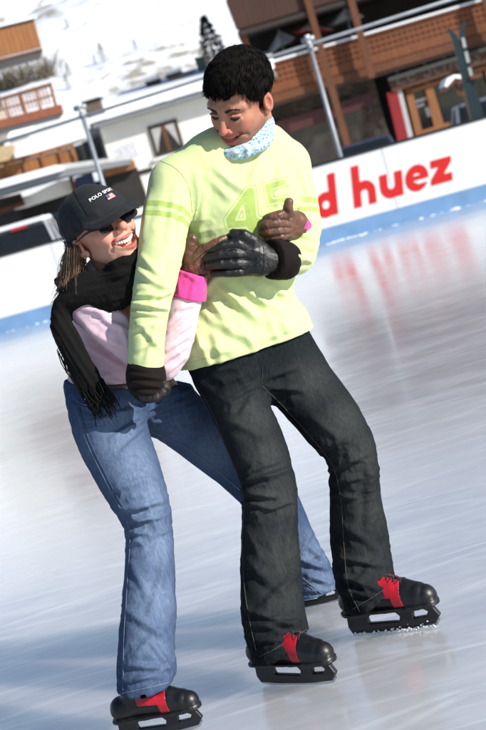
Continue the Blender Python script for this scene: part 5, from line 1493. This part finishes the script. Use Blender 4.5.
lo2, hi2 = box_of((62, 370, 4.1), (158, 400, 4.3), m=.1)
grid_mesh('belt', bl, [lo2, hi2], .0042, BELT, wom)

# scarf: wound twice round the neck, one end falling over her right shoulder
ringA = [HW.p(.080 * math.cos(a), -.016 + .088 * math.sin(a), -.122 + .012 * math.sin(a + .6)) for a in np.linspace(0, 2 * math.pi, 21)]
ringB = [HW.p(.105 * math.cos(a), -.035 + .100 * math.sin(a), -.160 + .014 * math.sin(a + 2.2)) for a in np.linspace(0, 2 * math.pi, 21)]
drape = loft([(128, 276, 4.06, 130, 298, 4.06, .030), (108, 271, 4.045, 112, 303, 4.045, .034), (88, 272, 4.045, 92, 305, 4.045, .036), (66, 282, 4.06, 80, 308, 4.05, .042), (55, 303, 4.075, 73, 314, 4.055, .046),
              (51.5, 324, 4.065, 72, 322, 4.05, .040), (55, 342, 4.05, 79, 335, 4.045, .032), (65, 364, 4.045, 88, 352, 4.035, .024), (78, 386, 4.04, 98, 374, 4.03, .018), (92, 402, 4.03, 106, 390, 4.025, .014)], 3)
back = loft([(70, 268, 4.16, 78, 300, 4.10, .05), (100, 280, 4.25, 110, 305, 4.2, .05)], 2)
sc_f = U(U(capsule(ringA, .030), capsule(ringB, .036), k=.012), U(drape, back, k=.02), k=.014)
def scarf_noise(V, N):
    p = PIX(V)
    lev = p[:, 1] + .22 * p[:, 0]; alo = p[:, 0] * .86 - p[:, 1] * .5
    on = np.clip((p[:, 1] - 296) / 16, 0, 1)
    q1 = np.stack([lev * .17, p[:, 0] * .018, V[:, 1] * 6], 1); q2 = np.stack([alo * .17, p[:, 1] * .012, V[:, 1] * 6], 1)
    rid = lambda q: (.5 - np.abs(vnoise(q, 1.0, 41))) * .0085 + (.5 - np.abs(vnoise(q * np.array([2.1, 1.5, 1]), 1.0, 43))) * .0045
    return rid(q1) * (1 - on) + rid(q2) * on + .003 * fbm(V, 16, 44, 2) - .002
lo2, hi2 = box_of((48, 250, 4.0), (145, 412, 4.3), m=.08)
scarf = grid_mesh('scarf', sc_f, [lo2, hi2], .0042, SCARF, wom, noise=scarf_noise)
mb = MB(); rng = np.random.default_rng(11)
for k in range(58):
    t = rng.uniform(0, 1)
    x0, y0 = 86 + 20 * t + rng.normal(0, .8), 398 - 14 * t
    L = rng.uniform(14, 30); x1 = x0 + L * rng.uniform(.25, .7); y1 = y0 + L * rng.uniform(.75, 1.0)
    d0 = rng.uniform(4.0, 4.03); w1 = rng.normal(0, 2.0)
    mb.tube([W(x0 - 3, y0 - 6, d0 + .012), W(x0, y0, d0), W((x0 + x1) / 2 + w1, (y0 + y1) / 2, d0 - .004), W(x1 + rng.normal(0, 1.5), y1, d0 - .002)], [.0016, .0018, .0017, .0012], 5)
for k in range(26):
    t = rng.uniform(0, 1)
    x0, y0 = 56 + 26 * t, 348 + 40 * t; L = rng.uniform(10, 26)
    mb.tube([W(x0 + 2, y0 - 4, 4.03), W(x0 - .5, y0, 4.03), W(x0 + L * .15 + rng.normal(0, 1), y0 + L * .55, 4.03), W(x0 + L * .42, y0 + L, 4.03)], [.0014, .0015, .0014, .0010], 5)
mb.build('fringe', SCARF, scarf, True)

# cap
capc0 = el((0, -.008, .046), (.0855, .111, .079)); brow_w = mir(capsule([(0, .082, .030), (.030, .080, .030), (.055, .060, .026)], [.019, .019, .019]))
capc = lambda Q: smin(capc0(Q), brow_w(Q), .02)
def cap_fl(Q):
    d = np.abs(capc(Q) + .002) - .0028
    d = smax(d, -(Q[:, 2] - (.030 + .10 * np.clip(-Q[:, 1] - .02, -.1, 0.06) * 0 - .16 * (Q[:, 1] - .0) * (Q[:, 1] < 0) * 0 + .02 * (Q[:, 1] > 0) * np.clip(Q[:, 1], 0, .1) / .1)) , .003)
    return d
rimz = lambda y: .014 + .06 * y
def cap_fl(Q):
    d = np.abs(capc(Q) + .002) - .0028
    return smax(d, (rimz(Q[:, 1]) - Q[:, 2]), .003)
def brim_fl(Q):
    # curved visor sheet
    x, y, z = Q[:, 0], Q[:, 1], Q[:, 2]
    t = np.clip((y - .075) / .09, 0, 1.3)
    zs = .030 - .034 * t - 5.0 * x * x * (.35 + .8 * np.clip(t, 0, 1)) 
    d = np.abs(z - zs) * .8 - .0028
    out = np.sqrt((x / .084) ** 2 + ((y - .055) / .118) ** 2) - 1
    d = smax(d, out * .075, .003)
    return smax(d, -(capc(Q) - .000), .002) 
cap_f = lambda P: smin(cap_fl(HW.local(P)), brim_fl(HW.local(P)), .003)
cs = np.array([HW.p(x, y, z) for x in (-.12, .12) for y in (-.14, .19) for z in (-.06, .15)])
V, F = surface(cap_f, cs.min(0), cs.max(0), .0027)
N = vnormals(V, F); Q = HW.local(V)
nz = .0022 * fbm(V, 18, 60, 3) + .0042 * (.5 - np.abs(vnoise(V * np.array([1, 1, 2.]), 26, 62))) * (Q[:, 2] < .085)
nz = nz * (1 - .9 * np.exp(-(((Q - np.array([.022, .085, .068])) / np.array([.045, .05, .035])) ** 2).sum(1)))
ang = np.arctan2(Q[:, 0], Q[:, 1] + .014)
for k in range(6):
    da = np.abs((ang - (k * math.pi / 3 + math.pi / 6) + math.pi) % (2 * math.pi) - math.pi) * np.hypot(Q[:, 0], Q[:, 1] + .014)
    nz -= .0016 * np.exp(-(da / .0022) ** 2) * (Q[:, 2] > .04) * (brim_fl(Q) > .004)
capo = mesh_obj('baseball_cap', V + N * nz[:, None], F, CAPM, wom, True)
mb = MB(); b0 = HW.p(0, -.008, .122); mb.tube([b0, b0 + HW.U * .003, b0 + HW.U * .006], [.008, .007, .003], 12); mb.build('button', CAPM, capo, True)

def decal_on_cap(name, V2, F2, m, parent, x0, z0, lift=.0050):
    """flat lettering (metres on the front of the cap) laid onto the crown"""
    out = []
    for a, b in V2:
        ang = (x0 + a) / .092; z = z0 + b
        # walk out along the direction until the crown is met
        dirv = np.array([math.sin(ang), math.cos(ang), 0])
        lo_, hi_ = 0.0, .2
        c = np.array([0, -.008, z])
        for _ in range(30):
            mid = (lo_ + hi_) / 2
            if capc((c + dirv * mid)[None])[0] < 0: lo_ = mid
            else: hi_ = mid
        out.append(HW.p(*(c + dirv * (lo_ + lift))))
    return mesh_obj(name, out, F2, m, parent, False)

def text_mesh(s, size, bold=.0, spacing=1.0):
    cu = bpy.data.curves.new('lettering', 'FONT'); cu.body = s; cu.size = size; cu.offset = bold; cu.align_x = 'CENTER'; cu.resolution_u = 3; cu.space_character = spacing
    o = bpy.data.objects.new('lettering', cu); scene.collection.objects.link(o)
    dg = bpy.context.evaluated_depsgraph_get(); me = bpy.data.meshes.new_from_object(o.evaluated_get(dg))
    V2 = [(v.co.x, v.co.y) for v in me.vertices]; F2 = [tuple(p.vertices) for p in me.polygons]
    bpy.data.objects.remove(o); bpy.data.meshes.remove(me); bpy.data.curves.remove(cu)
    return V2, F2
WHITE_T = plain('white_embroidery', (0.75, 0.74, 0.72), .8); RED_T = plain('red_embroidery', (0.5, 0.05, 0.05), .8); NAVY_T = plain('navy_embroidery', (0.05, 0.07, 0.2), .8)
V2, F2 = text_mesh('POLO SPORT', .0120, .0003, 1.06)
decal_on_cap('lettering', V2, F2, WHITE_T, capo, .010, .068)
flag_w, flag_h = .023, .015; SV = []; SF = []; RV = []; RF = []
def rect(Vl, Fl, x0, z0, x1, z1, n=5):
    k = len(Vl)
    for i in range(n + 1):
        x = x0 + (x1 - x0) * i / n; Vl += [(x, z0), (x, z1)]
    for i in range(n): Fl.append((k + 2 * i, k + 2 * i + 2, k + 2 * i + 3, k + 2 * i + 1))
rect(SV, SF, -flag_w / 2, 0, flag_w / 2, flag_h)
decal_on_cap('flag_patch', SV, SF, WHITE_T, capo, .020, .047, .0032)
for i in range(0, 7, 2): rect(RV, RF, -flag_w / 2, flag_h * i / 7, flag_w / 2, flag_h * (i + 1) / 7)
decal_on_cap('flag_stripes', RV, RF, RED_T, capo, .020, .047, .0037)
BV, BF = [], []; rect(BV, BF, -flag_w / 2, flag_h * 3 / 7, -flag_w * .1, flag_h, 3)
decal_on_cap('flag_canton', BV, BF, NAVY_T, capo, .020, .047, .0042)

# sunglasses
def lens_fl(s):
    c = np.array([s * .033, .1030, -.008])
    def f(Q):
        d = Q - c
        # tilt backwards to the side
        a = -s * .42; x = d[:, 0] * math.cos(a) - d[:, 1] * math.sin(a); y = d[:, 0] * math.sin(a) + d[:, 1] * math.cos(a)
        o2 = ((np.abs(x) / .0305) ** 3 + (np.abs(d[:, 2]) / .0175) ** 3) ** (1 / 3.) - 1
        sh = np.abs(y + 6 * x * x) - .0016
        return np.maximum(o2 * .016, sh)
    return f
lf = lambda P: np.minimum(lens_fl(1)(HW.local(P)), lens_fl(-1)(HW.local(P)))
cs = np.array([HW.p(x, y, z) for x in (-.075, .075) for y in (.06, .115) for z in (-.03, .02)])
sg = grid_mesh('sunglasses', lf, cs, .0016, LENS, wom)
mb = MB()
for s in (-1, 1): mb.tube([HW.p(s * .060, .080, .004), HW.p(s * .074, .050, .006), HW.p(s * .0805, -.004, .006), HW.p(s * .080, -.02, -.004)], [.003, .0028, .0024, .002], 6)
mb.tube(spline([HW.p(x, y, z) for x, y, z in ((-.060, .080, .004), (-.046, .0955, .010), (-.030, .102, .0105), (-.010, .103, .004), (.010, .103, .004), (.030, .102, .0105), (.046, .0955, .010), (.060, .080, .004))], 3), .0019, 6)
mb.build('glasses_frame', LENS, sg, True)

# teeth and mouth
arc = mkW['arc']
tp = spline(arc(.0935, -.0610, .024, mkW['lift'] + .003), 8); dl = np.r_[0, np.cumsum(np.linalg.norm(np.diff(tp, axis=0), axis=1))]
tc = [np.array([np.interp(dl[-1] / 2 + k * .0066, dl, tp[:, a]) for a in range(3)]) for k in np.arange(-4.5, 5)]
tf = U(*[el(c + np.array([0, .0005 * (i % 2), -.0030]), (.0037 if 2 < i < 7 else .0033, .0034, .0068 if 2 < i < 7 else .0058)) for i, c in enumerate(tc)])
gum = lambda P: tf(HW.local(P)) * HW.s
grid_mesh('teeth', gum, np.array([HW.p(x, y, z) for x in (-.045, .045) for y in (.05, .11) for z in (-.085, -.03)]), .0013, TEETH, wom)

# hair: a loose tail behind the neck, wisps
mb = MB(); rng = np.random.default_rng(3)
for k in range(1500):
    a = rng.uniform(-1, 1); 
    st = HW.p(-.054 + .008 * rng.normal(), -.075 + .028 * a, .012 + rng.normal(0, .012))
    x1, y1 = 73.5 + 8 * a + rng.normal(0, 3), 268 + rng.normal(0, 6)
    x2, y2 = 70.5 + 9 * a + rng.normal(0, 4), 292 + rng.normal(0, 8)
    d0 = 4.13 + rng.normal(0, .03)
    st2 = W(74 + 6 * a + rng.normal(0, 1.5), 248, d0 - .01)
    mb.tube(spline([st, st2, W(x1, y1, d0), W(x2, y2, d0 - .03)], 3), list(np.linspace(.0008, .0004, 10)), 4, False)
for k in range(60):
    d0 = 4.12 + rng.normal(0, .02)
    mb.tube(spline([W(79 + rng.normal(0, 2), 240, d0), W(70 + rng.normal(0, 3), 262, d0), W(66 + rng.normal(0, 4), 283, d0), W(63 + rng.normal(0, 6), 296 + rng.normal(0, 5), d0)], 3), list(np.linspace(.0008, .0004, 10)), 4, False)
mb.build('hair', HAIR_W, wom, True)
# ------------------------------------------------------------------ ice skates
def skate(parent, heel, toe, label=None, snow=0, scale=1.0, lean=0.0, zlift=0.0):
    """heel, toe: photo pixels of the two ends of the blade on the ice"""
    A, B = WZ(heel[0], heel[1], zlift), WZ(toe[0], toe[1], zlift)
    fwd = nrm(B - A); L = np.linalg.norm(B - A); up = np.array([0, 0, 1.0]); sd = nrm(np.cross(fwd, up))
    up = nrm(up + sd * lean); sd = nrm(np.cross(fwd, up))
    O = (A + B) / 2; s = L / .272
    fr = lambda P: np.stack([(P - O) @ fwd, (P - O) @ sd, (P - O) @ up], 1) / s
    w = lambda x, y, z: O + s * (x * fwd + y * sd + z * up)
    box = np.array([w(x, y, z) for x in (-.17, .17) for y in (-.07, .07) for z in (-.02, .30)])
    T = [(-.112, .100), (-.095, .106), (-.05, .112), (.0, .112), (.05, .106), (.095, .098), (.118, .092)]
    foot = capsule([(-.102, 0, .103), (-.05, 0, .106), (0, 0, .104), (.05, 0, .097), (.085, 0, .092), (.106, 0, .088)], [.038, .036, .0375, .038, .036, .031])
    inst = capsule([(-.045, 0, .175), (-.050, 0, .145), (-.01, 0, .132), (.05, 0, .112)], [.034, .036, .034, .026])
    def boot_l(Q):
        Z = Q.copy(); Z[:, 1] = Z[:, 1] * 1.0
        d = smin(foot(Z), inst(Z), .02)
        d = smax(d, .069 - Q[:, 2], .006)
        return smin(d, np.maximum(np.abs(Q[:, 2] - .0715) - .004, foot(Q * np.array([1, 1, 0]) + np.array([0, 0, .095])) - .003), .003)
    boot = lambda P: boot_l(fr(P)) * s
    bt = grid_mesh('ice_skate', boot, [box.min(0), box.max(0)], .0036, BOOT, parent, noise=lambda V, N: .0008 * fbm(V, 40, 70, 2))
    if label: bt['label'] = label
    def toe_l(Q):
        d = boot_l(Q) - .0022 
        return smax(d, .052 - .25 * (Q[:, 2] - .09) - Q[:, 0], .004)
    grid_mesh('toe_cap', lambda P: toe_l(fr(P)) * s, [box.min(0), box.max(0)], .0034, TOE, bt)
    def red_l(Q):
        d = boot_l(Q) - .0026
        x, z = Q[:, 0], Q[:, 2]
        stripe = np.abs(x - (.040 - .10 * np.clip(z - .10, -.1, 1) )) - .0155
        flap = np.maximum(np.abs(x - .008) - .046, .110 - .12 * x - z)
        m = np.minimum(stripe, flap)
        m = np.maximum(np.maximum(m, z - .19), .079 - z)
        top = .0085 - np.abs(Q[:, 1])      # tongue stays black
        return smax(smax(d, m, .002), top, .002)
    grid_mesh('side_panel', lambda P: red_l(fr(P)) * s, [box.min(0), box.max(0)], .0026, RED_PANEL, bt)
    mb = MB()
    for i in range(5):
        x = -.030 + i * .019; z = .158 - i * .0105
        for q in (-1, 1):
            pts = [(x - .004, q * .024, z - .012), (x + .002, q * .012, z + .000), (x + .008, -q * .006, z + .0015), (x + .012, -q * .020, z - .014)]
            P = []
            for a, b, c in pts:      # push out to the boot's surface
                c2 = c
                for _ in range(40):
                    if boot_l(np.array([[a, b, c2]]))[0] < .002: c2 += .0015
                    else: break
                P.append(w(a, b, c2))
            mb.tube(spline(P, 3), .0022 * s, 5)
    mb.tube([w(-.05, .0, .178), w(-.035, .012, .182), w(-.02, .02, .170), w(-.012, .028, .15)], .0022, 5)
    mb.build('laces', LACE, bt, True)
    def hold(Q):
        x, z = Q[:, 0], Q[:, 2]; P2 = np.stack([x, z], 1)
        d = poly2(P2, [(-.128, .074), (-.132, .030), (-.126, .010), (-.06, .0055), (.05, .0055), (.118, .012), (.136, .034), (.124, .056), (.112, .076), (.05, .074), (-.06, .074)])
        w1 = poly2(P2, [(-.068, .034), (.018, .030), (.024, .044), (.012, .057), (-.058, .058), (-.070, .048)])
        w2 = poly2(P2, [(.060, .034), (.098, .036), (.106, .048), (.086, .060), (.064, .054)])
        d = smax(smax(d, -w1, .004), -w2, .004)
        th = .0085 + .55 * np.clip(z - .055, 0, .02) - .15 * np.clip(.03 - z, 0, .02)
        e = np.abs(Q[:, 1]) - th
        return smax(d, e, .003)
    ho = grid_mesh('blade_holder', lambda P: hold(fr(P)) * s, [box.min(0), box.max(0)], .0028, PLASTIC, bt)
    prof = [(-.128, .014), (-.124, .005), (-.10, .0005), (.095, .0005), (.120, .006), (.132, .020), (.126, .024), (.10, .018), (-.10, .018), (-.124, .018)]
    mb = MB(); mb.prism([w(x, -.0018, z) for x, z in prof], (w(0, .0018, 0) - w(0, -.0018, 0)))
    mb.build('blade', STEEL, bt)
    if snow:
        rg = np.random.default_rng(snow); mb = MB()
        for k in range(150):
            x = rg.uniform(-.12, .125); c = w(x, .0085 + rg.uniform(0, .004), .004 + rg.exponential(.0032)); r = rg.uniform(.0012, .0036)
            base = [c + r * (math.cos(t) * fwd * rg.uniform(.7, 1.5) + math.sin(t) * up) for t in np.linspace(0, 6.28, 6, endpoint=False)]
            mb.add(base + [c + sd * r], [(i, (i + 1) % 6, 6) for i in range(6)])
        o = mb.build('snow_crumbs', SNOWCAP, bt, True); o['kind'] = 'stuff'
    return bt
skate(man, (260, 685), (340, 684), None)
skate(man, (351, 637), (444, 626), 'black and red ice skate with snow along its blade', snow=3)
skate(wom, (122, 742), (206, 727), None)
skate(wom, (286, 612), (345, 600), None)
